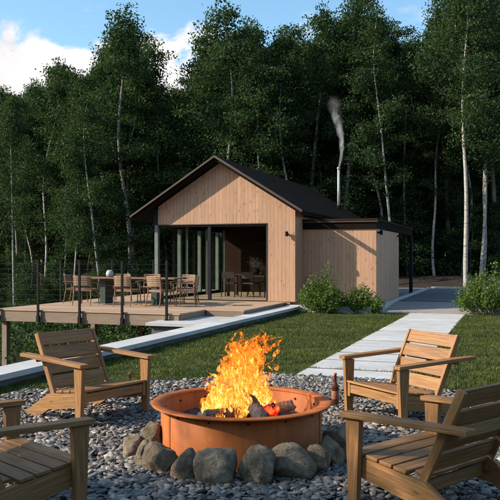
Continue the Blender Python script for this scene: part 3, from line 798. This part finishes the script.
# ------------------------------------------------------------------ deck furniture
def deck_chair():
    root = empty('dining_chair'); C_ = M['chairwood']
    for sx in (-1, 1):
        q = MB(); q.tube([(sx * .27, .25, 0), (sx * .255, .22, .60)], [.014, .018], 8); q.build('leg', C_, root)
        q = MB(); q.tube([(sx * .27, -.30, 0), (sx * .25, -.22, .44), (sx * .25, -.27, .80)], [.014, .019, .016], 8); q.build('leg', C_, root)
        q = MB(); q.board((sx * .258, .27, .615), (sx * .25, -.25, .63), (1, 0, 0), .05, .02); q.build('armrest', C_, root)
    q = MB()
    for k_ in range(9): 
        y = -.2 + k_ * .052; q.box(-.235, .235, y - .024, y + .024, .425 + .008 * (k_ % 2), .448 + .008 * (k_ % 2))
    q.build('seat', M['weave'], root)
    q = MB(); q.board((-.25, .22, .41), (.25, .22, .41), (0, 0, 1), .04, .02); q.board((-.25, -.215, .41), (.25, -.215, .41), (0, 0, 1), .04, .02)
    q.board((-.255, .2, .41), (-.255, -.2, .41), (0, 0, 1), .04, .02); q.board((.255, .2, .41), (.255, -.2, .41), (0, 0, 1), .04, .02); q.build('seat_frame', C_, root)
    q = MB()
    for k_ in range(6): 
        z = .56 + k_ * .047; q.tube([(-.26, -.225 - .03 * k_ / 5, z), (-.15, -.275 - .03 * k_ / 5, z), (0, -.29 - .03 * k_ / 5, z), (.15, -.275 - .03 * k_ / 5, z), (.26, -.225 - .03 * k_ / 5, z)], .024, 6)
    q.build('backrest', M['weave'], root); return root
DC = deck_chair(); first = True
TX, TY = -10.25, 19.0
spots = [(-11.25, 18.15, 0.12, 'woven dining chair with its back to the railing, left of the table centre'),
         (-9.95, 18.15, -.05, 'woven dining chair with its back to the railing at the middle of the deck table'),
         (-12.00, 18.85, -math.pi / 2 + .25, 'woven dining chair at the left end of the long deck table'),
         (-8.45, 18.75, math.pi / 2 + .25, 'woven dining chair at the right end of the table, nearest the cabin doorway'),
         (-9.05, 19.80, math.pi - .3, 'dining chair behind the right end of the deck table'),
         (-11.2, 19.90, math.pi, 'dining chair on the far left side of the deck table near the white vase'),
         (-10.2, 19.92, math.pi + .1, 'dining chair on the far side at the middle of the deck table'),
         (-8.95, 18.15, -.35, 'woven dining chair angled at the right front corner of the deck table')]
for (x, y, rz, lab) in spots:
    o = DC if first else copy_tree(DC); first = False
    o.location = (x, y, .27); o.rotation_euler = (0, 0, rz); tag(o, lab, 'chair', 'woven dining chairs on the deck')
tb = empty('dining_table', (TX, TY, .27)); tag(tb, 'long wooden dining table with dark green pedestals on the deck', 'table')
q = MB()
for k_ in range(5): q.box(-1.5, 1.5, -.43 + k_ * .173, -.26 + k_ * .173, .715, .75)
q.build('tabletop', M['chairwood'], tb)
for x in (-.85, .78):
    q = MB(); q.box(x - .09, x + .09, -.22, .22, .0, .712); q.build('pedestal', M['darkgreen'], tb)
def vase(loc, lab, mat, s=1.0):
    q = MB(); q.lathe([(0, 0), (.07, .0), (.12, .04), (.13, .12), (.10, .20), (.065, .235), (.055, .23), (.09, .18), (.0, .10)], n=28); o = q.build('vase', mat, None, True)
    o.location = loc; o.scale = (s, s, s); return tag(o, lab, 'vase')
vase((-11.05, 19.1, 1.02), 'round pale grey vase on the left part of the deck table', M['ceramic'], .86)

# interior dining set
it = empty('indoor_table', (-8.2, 24.2, .27)); tag(it, 'dark dining table inside the cabin behind the open doorway', 'table')
q = MB(); q.box(-1.1, 1.25, -.45, .45, .71, .75); q.build('tabletop', M['darkwood'], it)
for sx in (-1.0, 1.12):
    for sy in (-.38, .38):
        q = MB(); q.box(sx - .04, sx + .04, sy - .04, sy + .04, 0, .708); q.build('leg', M['darkwood'], it)
IC = None
for (x, y, rz, lab) in ((-9.0, 23.45, .1, 'dark chair left of the others at the indoor table front'), (-8.25, 23.4, -.1, 'dark chair in the middle of the indoor table front'), (-7.5, 23.45, .15, 'dark chair right of the others at the indoor table front'),
                    (-8.6, 25.05, math.pi, 'dark chair behind the indoor table on the left'), (-7.7, 25.05, math.pi, 'dark chair behind the indoor table on the right')):
    if IC is None:
        IC = empty('indoor_chair')
        for sx in (-.2, .2):
            for sy, h in ((.2, .45), (-.2, .84)):
                q = MB(); q.tube([(sx * 1.15, sy * 1.2, 0), (sx, sy, h)], .016, 8); q.build('leg', M['black'], IC)
        q = MB(); q.box(-.22, .22, -.21, .22, .44, .48); q.build('seat', M['darkwood'], IC)
        q = MB(); q.box(-.21, .21, -.225, -.19, .62, .84); q.build('backrest', M['darkwood'], IC); o = IC
    else: o = copy_tree(IC)
    o.location = (x, y, .27); o.rotation_euler = (0, 0, rz); tag(o, lab, 'chair', 'chairs at the indoor table')
vs = vase((-8.32, 24.2, 1.02), 'dark vase holding lilac flowers on the indoor table', M['darkgreen'], .9)
def leafquads(P, size, rng, aspect=.6, flat=0.0):
    n = len(P); d1 = rng.normal(size=(n, 3)); d1 /= np.linalg.norm(d1, axis=1)[:, None]
    d2 = rng.normal(size=(n, 3)); d2[:, 2] += flat; d2 -= (d2 * d1).sum(1)[:, None] * d1; d2 /= np.linalg.norm(d2, axis=1)[:, None]
    s = size * rng.uniform(.6, 1.3, n)[:, None]
    a = d1 * s; b = d2 * s * aspect * .5
    V = np.stack([P - a * .5, P + b, P + a * .5, P - b], 1).reshape(-1, 3)
    F = np.arange(4 * n).reshape(-1, 4); return V, F
rng = np.random.default_rng(5)
P = rng.normal(size=(260, 3)) * (.13, .13, .12) + (-8.32, 24.2, 1.40)
V, F = leafquads(P, .055, rng); fl = np_mesh('flowers', V - np.array((-8.32, 24.2, 1.02)), F, M['flower']); fl.location = (0, 0, 0); fl.parent = vs; fl['kind'] = 'stuff'

# ------------------------------------------------------------------ trees
def wavy(h, rr, amp, n=14):
    p1, p2, p3, p4 = [rr.uniform(0, 6.28) for _ in range(4)]
    return [(amp * (math.sin(2.6 * i / (n - 1) * 2 + p1) - math.sin(p1)) + amp * .5 * (math.sin(11 * i / (n - 1) + p2) - math.sin(p2)),
             amp * (math.sin(2.4 * i / (n - 1) * 2 + p3) - math.sin(p3)), h * i / (n - 1)) for i in range(n)]
def make_tree(seed, h, base, crown_r, nleaf, trunk_r, amp, leafmat, barkmat, leafsz=.115, top_taper=1.0):
    rr = random.Random(seed); rg = np.random.default_rng(seed)
    root = empty('tree')
    tr = wavy(h * .96, rr, amp); q = MB()
    def at(u):
        f = u * (len(tr) - 1); i = min(int(f), len(tr) - 2); a = Vector(tr[i]); return a.lerp(Vector(tr[i + 1]), f - i)
    q.tube([(x, y, z - (.4 if z == 0 else 0)) for x, y, z in tr], [trunk_r * (1 - .9 * i / (len(tr) - 1)) + .008 for i in range(len(tr))], 9, cap=False)
    nf = len(q.f); cents = []; szs = []
    nb = 46
    for k in range(nb):
        u = base + (1 - base) * ((k + rr.random()) / nb) ** .9
        prof = math.sin(math.pi * min(1, ((u - base) / (1 - base)) * .80 + .20)) ** .7 * (1 - .84 * ((u - base) / (1 - base)) ** 1.5) * top_taper
        R = crown_r * prof * rr.uniform(.55, 1.15) + .15
        a = rr.uniform(0, 2 * math.pi); p0 = at(min(u, .99)); up = rr.uniform(.15, .75)
        e = p0 + Vector((math.cos(a) * R, math.sin(a) * R, R * up)); e.z = min(e.z, h)
        m_ = p0.lerp(e, .5) + Vector((0, 0, -.12 * R))
        if k % 2 == 0: q.tube([p0, m_, e], [trunk_r * .22 * (1 - u * .7), trunk_r * .13 * (1 - u * .7), .004], 5, cap=False)
        for w_ in (.35, .6, .82, 1.0):
            if w_ == .35 and R < crown_r * .5: continue
            c = p0.lerp(e, w_) + Vector((rr.gauss(0, .22), rr.gauss(0, .22), rr.gauss(0, .18))); cents.append(tuple(c)); szs.append(rr.uniform(.15, .36) * (crown_r / 2.2) ** .5)
    tp = at(1.0)
    for k in range(5): cents.append((tp.x + rr.gauss(0, .15), tp.y + rr.gauss(0, .15), h * (.95 + .045 * k / 4))); szs.append(.16)
    cents = np.array(cents); szs = np.array(szs)
    w = szs ** 2; idx = rg.choice(len(cents), size=nleaf, p=w / w.sum())
    G = np.clip(rg.normal(size=(nleaf, 3)), -1.7, 1.7); G[:, 2] *= .50
    P = cents[idx] + G * szs[idx][:, None]
    V, F = leafquads(P, leafsz, rg, .62, .5)
    tk = q.build('trunk', barkmat, root, True); tk.data.materials.append(M['limb']); mi = [0 if i_ < nf else 1 for i_ in range(len(tk.data.polygons))]; tk.data.polygons.foreach_set('material_index', mi)
    cr = np_mesh('crown', V, F, leafmat, root)
    return root
B1 = make_tree(11, 14, .40, 2.2, 15000, .085, .16, M['leaf'], M['birch'])
B2 = make_tree(12, 14, .34, 2.0, 15000, .08, .36, M['leaf'], M['birch'])
B3 = make_tree(13, 14, .42, 2.4, 17000, .10, .14, M['leaf'], M['birch'])
B4 = make_tree(14, 14, .56, 1.9, 12000, .075, .40, M['leaf'], M['birch'])
D1 = make_tree(21, 14, .14, 2.3, 17000, .11, .2, M['leafdark'], M['greybark'])
D2 = make_tree(22, 14, .20, 2.6, 18500, .12, .3, M['leafdark'], M['greybark'])
D3 = make_tree(23, 14, .10, 2.0, 16500, .09, .3, M['leaf'], M['greybark'])
D4 = make_tree(24, 14, .25, 2.4, 17000, .12, .3, M['leaf'], M['greybark'])
U1 = make_tree(31, 6, .08, 1.6, 12000, .04, .2, M['leaf'], M['greybark'], .10)
U2 = make_tree(32, 6, .05, 1.4, 12000, .04, .25, M['leafdark'], M['greybark'], .10)
used = set()
def put(proto, px_, dep, h, lab, cat='tree', group=None, rz=None, h0=14.0, wide=1.0, name=None, sink=.1, xyz=None):
    o = proto if proto.name not in used else copy_tree(proto); used.add(o.name); used.add(proto.name)
    x, y = cw((px_ - 250) / 750 * dep, dep); z = float(terr(x, y)) - sink
    s = (h - z) / h0; o.location = (x, y, z); o.scale = (s * wide, s * wide, s); o.rotation_euler = (0, 0, rz if rz is not None else random.uniform(0, 6.28))
    if name: o.name = name
    tag(o, lab, cat, group); return o
prof = [(-60, 50), (0, 60), (18, 84), (38, 50), (56, 34), (76, 50), (88, 78), (98, 50), (127, 0), (152, 36), (163, 84), (180, 76), (192, 34), (214, 4), (232, 22), (250, 14), (268, 26), (286, 14), (300, 22), (316, 8), (330, 34), (346, -4), (362, -18), (380, 2), (396, 22), (412, 40), (428, 38), (438, 4), (455, -25), (480, -40), (520, -40), (580, -30)]
def topy(x):
    return float(np.interp(x, [a for a, _ in prof], [b for _, b in prof]))
def H_at(px_, dep, yy): return 1.6 + (257 - yy) / 750 * dep
# front row: the trees that make the skyline
front = [(D1, -6, 41, 58, 'dark leafy tree at the left edge of the photo, top below the cloud'),
         (B2, 38, 38, 48, 'pale stemmed birch in the low part of the skyline near the left edge'),
         (D3, 55, 37.5, 32, 'leafy tree with a small pointed peak left of the big dark tree'),
         (D4, 76, 42, 47, 'leafy tree just left of the big dark peaked tree'),
         (D2, 106, 40, 52, 'broad dark tree forming the left shoulder of the tallest left tree'),
         (D1, 127, 38, 2, 'tallest dark tree of the left half, peaking against the white cloud'),
         (D3, 148, 41, 42, 'leafy tree on the right shoulder of the tallest left tree'),
         (B3, 188, 39, 46, 'birch with a white trunk behind the left slope of the cabin roof'),
         (D4, 213, 38, 2, 'tall dark tree straight above the cabin ridge'),
         (D2, 238, 42, 16, 'broad dark tree right of the one above the ridge'),
         (B1, 284, 38, 12, 'birch with a bare pale stem above the right roof slope'),
         (D3, 262, 41, 22, 'leafy tree between the ridge and the chimney smoke'),
         (D2, 316, 40, 6, 'dark tree left of the chimney smoke'),
         (D1, 346, 39, -6, 'tall dark tree straight behind the chimney smoke'),
         (D4, 368, 42, -16, 'tall leafy tree right of the chimney smoke'),
         (B2, 389, 37, 4, 'birch with a crooked white trunk above the annex roof'),
         (B1, 408, 40, 36, 'slim birch below the gap of blue sky'),
         (D3, 424, 44, 40, 'low leafy tree under the gap of blue sky'),
         (D2, 450, 41, -20, 'tall dark tree on the right side of the gap of sky'),
         (B3, 466, 35, -42, 'large birch with a bright white trunk on the right, past the drive'),
         (D4, 492, 40, -40, 'dark tree at the right edge of the photo'),
         (B1, 446, 43, 0, 'thin birch just left of the bright white trunk'),
         (B2, 99, 36, 92, 'birch with a thin straight white trunk left of the cabin'),
         (B3, 74, 37, 118, 'birch with a short kinked white trunk low in the left forest'),
         (B2, 168, 40, 84, 'slim birch just left of the cabin roof'),
         (B1, 480, 38, -10, 'slim grey trunked birch near the right edge of the photo'),
         (B3, 14, 39, 92, 'slim birch in the dip of the skyline at far left')]
for pr, px_, dep, yy, lab in front:
    put(pr, px_, dep, H_at(px_, dep, yy), lab, rz=None, wide=random.uniform(.88, 1.1) * (.78 if px_ < 95 or 150 < px_ < 200 else 1), name='birch_tree' if pr in (B1, B2, B3) else 'leafy_tree')
rr = random.Random(15)
for px_ in (-4, 28, 46, 66, 88, 118, 136, 160, 202, 228, 252, 272, 300, 326, 354, 378, 399, 420, 436, 458, 478, 496):
    dd = rr.uniform(38, 44); px_ += rr.uniform(-4, 4)
    put(rr.choice((B4, B2, B4)), px_, dd, H_at(px_, dd, max(topy(px_), topy(px_ - 8), topy(px_ + 8)) + rr.uniform(6, 40)), 'slender birch with a thin pale stem among the darker forest trees', group='slender birches in the forest', name='birch_tree')
rr = random.Random(5)
for row, (dep, step) in enumerate(((46, 17), (52, 15), (60, 14))):
    x_ = -40 + row * 6
    while x_ < 545:
        px_ = x_ + rr.uniform(-4, 4); yt = topy(px_) + 8 + row * 5 + rr.uniform(0, 26)
        yt = max(yt, topy(px_ - 9) + 6, topy(px_ + 9) + 6, topy(px_ - 20) - 8, topy(px_ + 20) - 8)
        dd = dep + rr.uniform(-2.5, 2.5)
        put(rr.choice((D1, D2, D3, D4, B2)), px_, dd, H_at(px_, dd, yt), 'leafy tree in the rear rows of the forest, mostly hidden by the trees before it', group='trees in the rear rows of the forest', wide=rr.uniform(.9, 1.15), name='forest_tree')
        x_ += step
# understorey trees along the forest edge
x_ = -25
while x_ < 540:
    px_ = x_ + rr.uniform(-5, 5); dd = rr.uniform(39.5, 43) if px_ > 385 else rr.uniform(35, 43)
    if 150 < px_ < 385: dd = rr.uniform(38, 44)
    o = put(rr.choice((U1, U2)), px_, dd, float(terr(*cw((px_ - 250) / 750 * dd, dd))) + (rr.uniform(2.2, 4.4) if px_ < 150 else rr.uniform(2.6, 6.2)), 'young bushy tree of the undergrowth at the edge of the forest', group='young trees along the forest edge', h0=6, wide=rr.uniform(.9, 1.3), name='young_tree')
    x_ += 9
# shade trees to the left of the photographer (they throw the foreground shade)
for (x, dep, h, pr) in ((-12, 1.7, 11.5, D2), (-11, -1.2, 12, D1), (-15.5, .6, 13, D4)):
    X_, Y_ = cw(x, dep); o = copy_tree(pr); s = h / 14; z = float(terr(X_, Y_)); o.location = (X_, Y_, z); s = (h - z) / 14; o.scale = (s, s, s); o.name = 'shade_tree'
    tag(o, 'leafy tree standing out of view to the left of the fire pit', 'tree', 'shade trees left of the fire pit')

# far wood and undergrowth: read as masses
rg = np.random.default_rng(9)
n = 70000; pxs = rg.uniform(-80, 580, n); dd = rg.uniform(64, 78, n)
tops = np.interp(pxs, [a for a, _ in prof], [b for _, b in prof])
tops = np.maximum(tops, np.maximum(np.interp(pxs - 18, [a for a, _ in prof], [b for _, b in prof]), np.interp(pxs + 18, [a for a, _ in prof], [b for _, b in prof]))) + 26
hh = 1.6 + (257 - tops) / 750 * dd
hz = -2 + (hh + 2) * rg.uniform(0, 1, n) ** .8
x = (pxs - 250) / 750 * dd
P = np.stack([x * RT[0] + dd * FW[0], x * RT[1] + dd * FW[1], hz], 1)
nb_ = 45000; th = rg.uniform(-2.75, .35, nb_); rad_ = rg.uniform(33, 40, nb_)  # unseen leaf belt behind the camera, added to darken the glass reflections
Pb = np.stack([rad_ * np.cos(th) + 2, rad_ * np.sin(th) + 4, -1 + rg.uniform(0, 1, nb_) ** .9 * (12 + 1.5 * np.sin(th * 23))], 1)
P = np.concatenate([P, Pb])
V, F = leafquads(P, .62, rg, .7)
tag(np_mesh('distant_wood', V, F, M['leafdark']), 'dark wood far behind the front trees, plus an unseen leaf belt added behind the camera', 'forest', kind='stuff')
n = 90000
X1 = rg.uniform(-26, 16, n); Y1 = rg.uniform(22, 50, n)
bed = np.sin(X1 * .9 + 1) * np.sin(Y1 * .8) * .4 + .6
keep = ((X1 < -13.2) | (Y1 > 39.2 + np.sin(X1 * 1.7) * .4)) & ~((X1 > -9.5) & (Y1 < 39.4))
X1, Y1, bed = X1[keep], Y1[keep], bed[keep]
Z1 = terr(X1, Y1) + rg.uniform(0, 1, len(X1)) ** 1.3 * (.5 + 1.3 * bed)
V, F = leafquads(np.stack([X1, Y1, Z1], 1), .17, rg, .55, .8)
n = 42000; X2 = rg.uniform(-14, -6.6, n); Y2 = rg.uniform(8, 31, n); k2 = ~((X2 > -11.0) & (Y2 > 20.8)); X2, Y2 = X2[k2], Y2[k2]
Z2 = terr(X2, Y2) + rg.uniform(0, 1, len(X2)) ** 1.5 * (.5 + .25 * np.sin(X2 * 2.1) * np.sin(Y2 * 1.3)) * smooth(-6.9, -9.0, X2)
V2, F2 = leafquads(np.stack([X2, Y2, Z2], 1), .055, rg, .5, .8)
tag(np_mesh('undergrowth', np.concatenate([V, V2]), np.concatenate([F, F2 + len(V)]), M['leaf']), 'low dark green undergrowth covering the forest floor', 'undergrowth', kind='stuff')

# ------------------------------------------------------------------ garden shrubs
def shrub(loc, rx, ry, h, n, seed, lab, spikes=()):
    root = empty('shrub', loc); tag(root, lab, 'shrub', 'garden shrubs')
    rg = np.random.default_rng(seed); rr = random.Random(seed); q = MB(); P = []
    for k in range(46):
        a = rr.uniform(0, 6.28); u = rr.random() ** .6; e = Vector((math.cos(a) * rx * u, math.sin(a) * ry * u, h * (1 - .55 * u * u) * rr.uniform(.55, 1.0)))
        s0 = Vector((e.x * .15, e.y * .15, 0)); m_ = s0.lerp(e, .55) + Vector((e.x * .2, e.y * .2, 0))
        q.tube([s0, m_, e], [.010, .007, .003], 4, cap=False)
        m2 = int(n / 46)
        uu = rg.uniform(.25, 1.05, m2)
        for w_ in uu: 
            c = s0.lerp(m_, w_ * 2) if w_ < .5 else m_.lerp(e, (w_ - .5) * 2); P.append((c.x, c.y, c.z))
    for (sx, sy, sh) in spikes:
        e = Vector((sx, sy, sh)); s0 = Vector((sx * .4, sy * .4, .1)); q.tube([s0, e], [.009, .003], 4, cap=False)
        for w_ in rg.uniform(.2, 1.0, int(n / 30)): c = s0.lerp(e, w_); P.append(tuple(c))
    P = np.array(P) + rg.normal(size=(len(P), 3)) * (.07, .07, .06)
    P[:, 2] = np.maximum(P[:, 2], .03)
    V, F = leafquads(P, .068, rg, .5, .6)
    q.build('branch', M['greybark'], root); np_mesh('foliage', V, F, M['shrub'], root); return root
w = cw((322 - 250) / 750 * 21.4, 21.4)
shrub((w[0], w[1], -.02), .70, .5, 1.12, 6200, 61, 'taller loose green shrub beside the cabin corner', ((.12, .1, 1.42), (.05, .05, 1.25), (-.30, 0, 1.1)))
w = cw((360 - 250) / 750 * 21.4, 21.4)
shrub((w[0], w[1], -.02), .66, .5, .80, 4600, 62, 'lower spreading green shrub in front of the annex wall', ((.1, 0, .9),))
w = cw((492 - 250) / 750 * 20.6, 20.6)
shrub((w[0] - .1, w[1], -.02), .95, .7, 1.25, 8000, 63, 'bright green shrub at the right edge of the photo beside the path', ((.2, 0, 1.45), (.5, .1, 1.5)))

# ------------------------------------------------------------------ grass blades (one mass)
rg = np.random.default_rng(17)
def in_gravel(X, Y, grow=0.0):
    dx, dy = X - PIT[0], Y - PIT[1]; a = np.arctan2(dy, dx); return (np.hypot(dx, dy) < edge_r(a) + grow) | ((X > -3.25 - grow) & (X < -.95 + grow) & (Y > 8.6) & (Y < 9.72))
n = 420000
X = rg.uniform(-5.93, 3.6, n); Y = 6.0 + 15.45 * rg.uniform(0, 1, n) ** 1.25
xc = X * RT[0] + Y * RT[1]; zc = X * FW[0] + Y * FW[1]
k = (~in_gravel(X, Y)) & ~((X > -2.80) & (X < -1.27) & (Y > 9.7)) & (np.abs(xc) < zc * .36 + .6) & (zc > 4)
X, Y = X[k], Y[k]
Xe = np.concatenate([rg.normal(-5.87, .02, 5000), rg.normal(-2.80, .02, 3500), rg.normal(-1.27, .02, 3500), rg.uniform(-2.75, -1.3, 900)])
Ye = np.concatenate([rg.uniform(5, 21, 5000), rg.uniform(9.7, 21.4, 3500), rg.uniform(9.7, 21.4, 3500), rg.normal(10.375, .018, 900)])
X = np.concatenate([X, Xe]); Y = np.concatenate([Y, Ye]); n = len(X)
cl_ = np.sin(X * 5.1 + np.sin(Y * 3.7) * 2) * np.sin(Y * 4.3 + np.sin(X * 2.9) * 2)
h = rg.uniform(.025, .055, n) * (1 + .55 * cl_); h[-900:] *= rg.uniform(.6, 2.2, 900)
a = rg.uniform(0, 6.28, n); wd = rg.uniform(.004, .008, n)
lean = rg.normal(size=(n, 2)) * .022
b = np.stack([X, Y, np.full(n, -.014)], 1); sd = np.stack([np.cos(a) * wd, np.sin(a) * wd, 0 * a], 1)
tip = b + np.stack([lean[:, 0], lean[:, 1], h], 1)
V = np.stack([b - sd, b + sd, tip], 1).reshape(-1, 3); F = np.arange(3 * n).reshape(-1, 3)
tag(np_mesh('grass', V, F, M['grass']), 'short mown green lawn grass on both sides of the path', 'grass', kind='stuff')

# ------------------------------------------------------------------ pebbles (one mass)
def ico(sub):
    bm = bmesh.new(); bmesh.ops.create_icosphere(bm, subdivisions=sub, radius=1); v = np.array([tuple(x.co) for x in bm.verts]); f = np.array([[q.index for q in p.verts] for p in bm.faces]); bm.free(); return v, f
def pebbles(X, Y, sub, rg, lo, hi):
    v0, f0 = ico(sub); n = len(X); m = len(v0)
    sz = rg.uniform(lo, hi, n) * (1 + .5 * (rg.uniform(0, 1, n) > .92))
    sc = np.stack([sz * .5, sz * rg.uniform(.30, .42, n), sz * rg.uniform(.08, .18, n)], 1)
    a = rg.uniform(0, 6.28, n); tilt = rg.normal(0, .30, n); tilt2 = rg.normal(0, .22, n)
    dv = 1 + .22 * rg.normal(size=(n, m, 1)) * (.5 if sub > 1 else .8)
    V = v0[None] * dv * sc[:, None, :]
    c, s = np.cos(tilt)[:, None], np.sin(tilt)[:, None]; x, y, z = V[..., 0], V[..., 1], V[..., 2]
    x, z = x * c - z * s, x * s + z * c
    c, s = np.cos(tilt2)[:, None], np.sin(tilt2)[:, None]; y, z = y * c - z * s, y * s + z * c
    c, s = np.cos(a)[:, None], np.sin(a)[:, None]; x, y = x * c - y * s, x * s + y * c
    V = np.stack([x + X[:, None], y + Y[:, None], z + (rg.uniform(.0, .028, n) + sc[:, 2] * .4)[:, None]], -1).reshape(-1, 3)
    F = (f0[None] + (np.arange(n) * m)[:, None, None]).reshape(-1, f0.shape[1]); return V, F
n = 66000
R_ = 3.75 * np.sqrt(rg.uniform(0, 1, n)); a = rg.uniform(0, 6.28, n); X = PIT[0] + R_ * np.cos(a); Y = PIT[1] + R_ * np.sin(a)
X = np.concatenate([X, rg.uniform(-3.3, -.95, 3000)]); Y = np.concatenate([Y, rg.uniform(8.8, 9.70, 3000)])
k = in_gravel(X, Y, .03) & (np.hypot(X - PIT[0], Y - PIT[1]) > .66) & (Y < 9.70); X, Y = X[k], Y[k]
xc = X * RT[0] + Y * RT[1]; zc = X * FW[0] + Y * FW[1]; k = (np.abs(xc) < zc * .36 + .5) & (zc > 4.2); Xo, Yo = X[~k][::4], Y[~k][::4]; X, Y, zc = X[k], Y[k], zc[k]
nr = zc < 6.9
V1, F1 = pebbles(X[nr], Y[nr], 2, rg, .034, .080); V2, F2 = pebbles(np.concatenate([X[~nr], Xo]), np.concatenate([Y[~nr], Yo]), 1, rg, .034, .080)
tag(np_mesh('pebbles', np.concatenate([V1, V2]), np.concatenate([F1, F2 + len(V1)]), M['pebbles'], None, True), 'dark and pale slate pebbles covering the circle around the fire pit', 'gravel', kind='stuff')
print('pebbles', len(V1), len(V2))
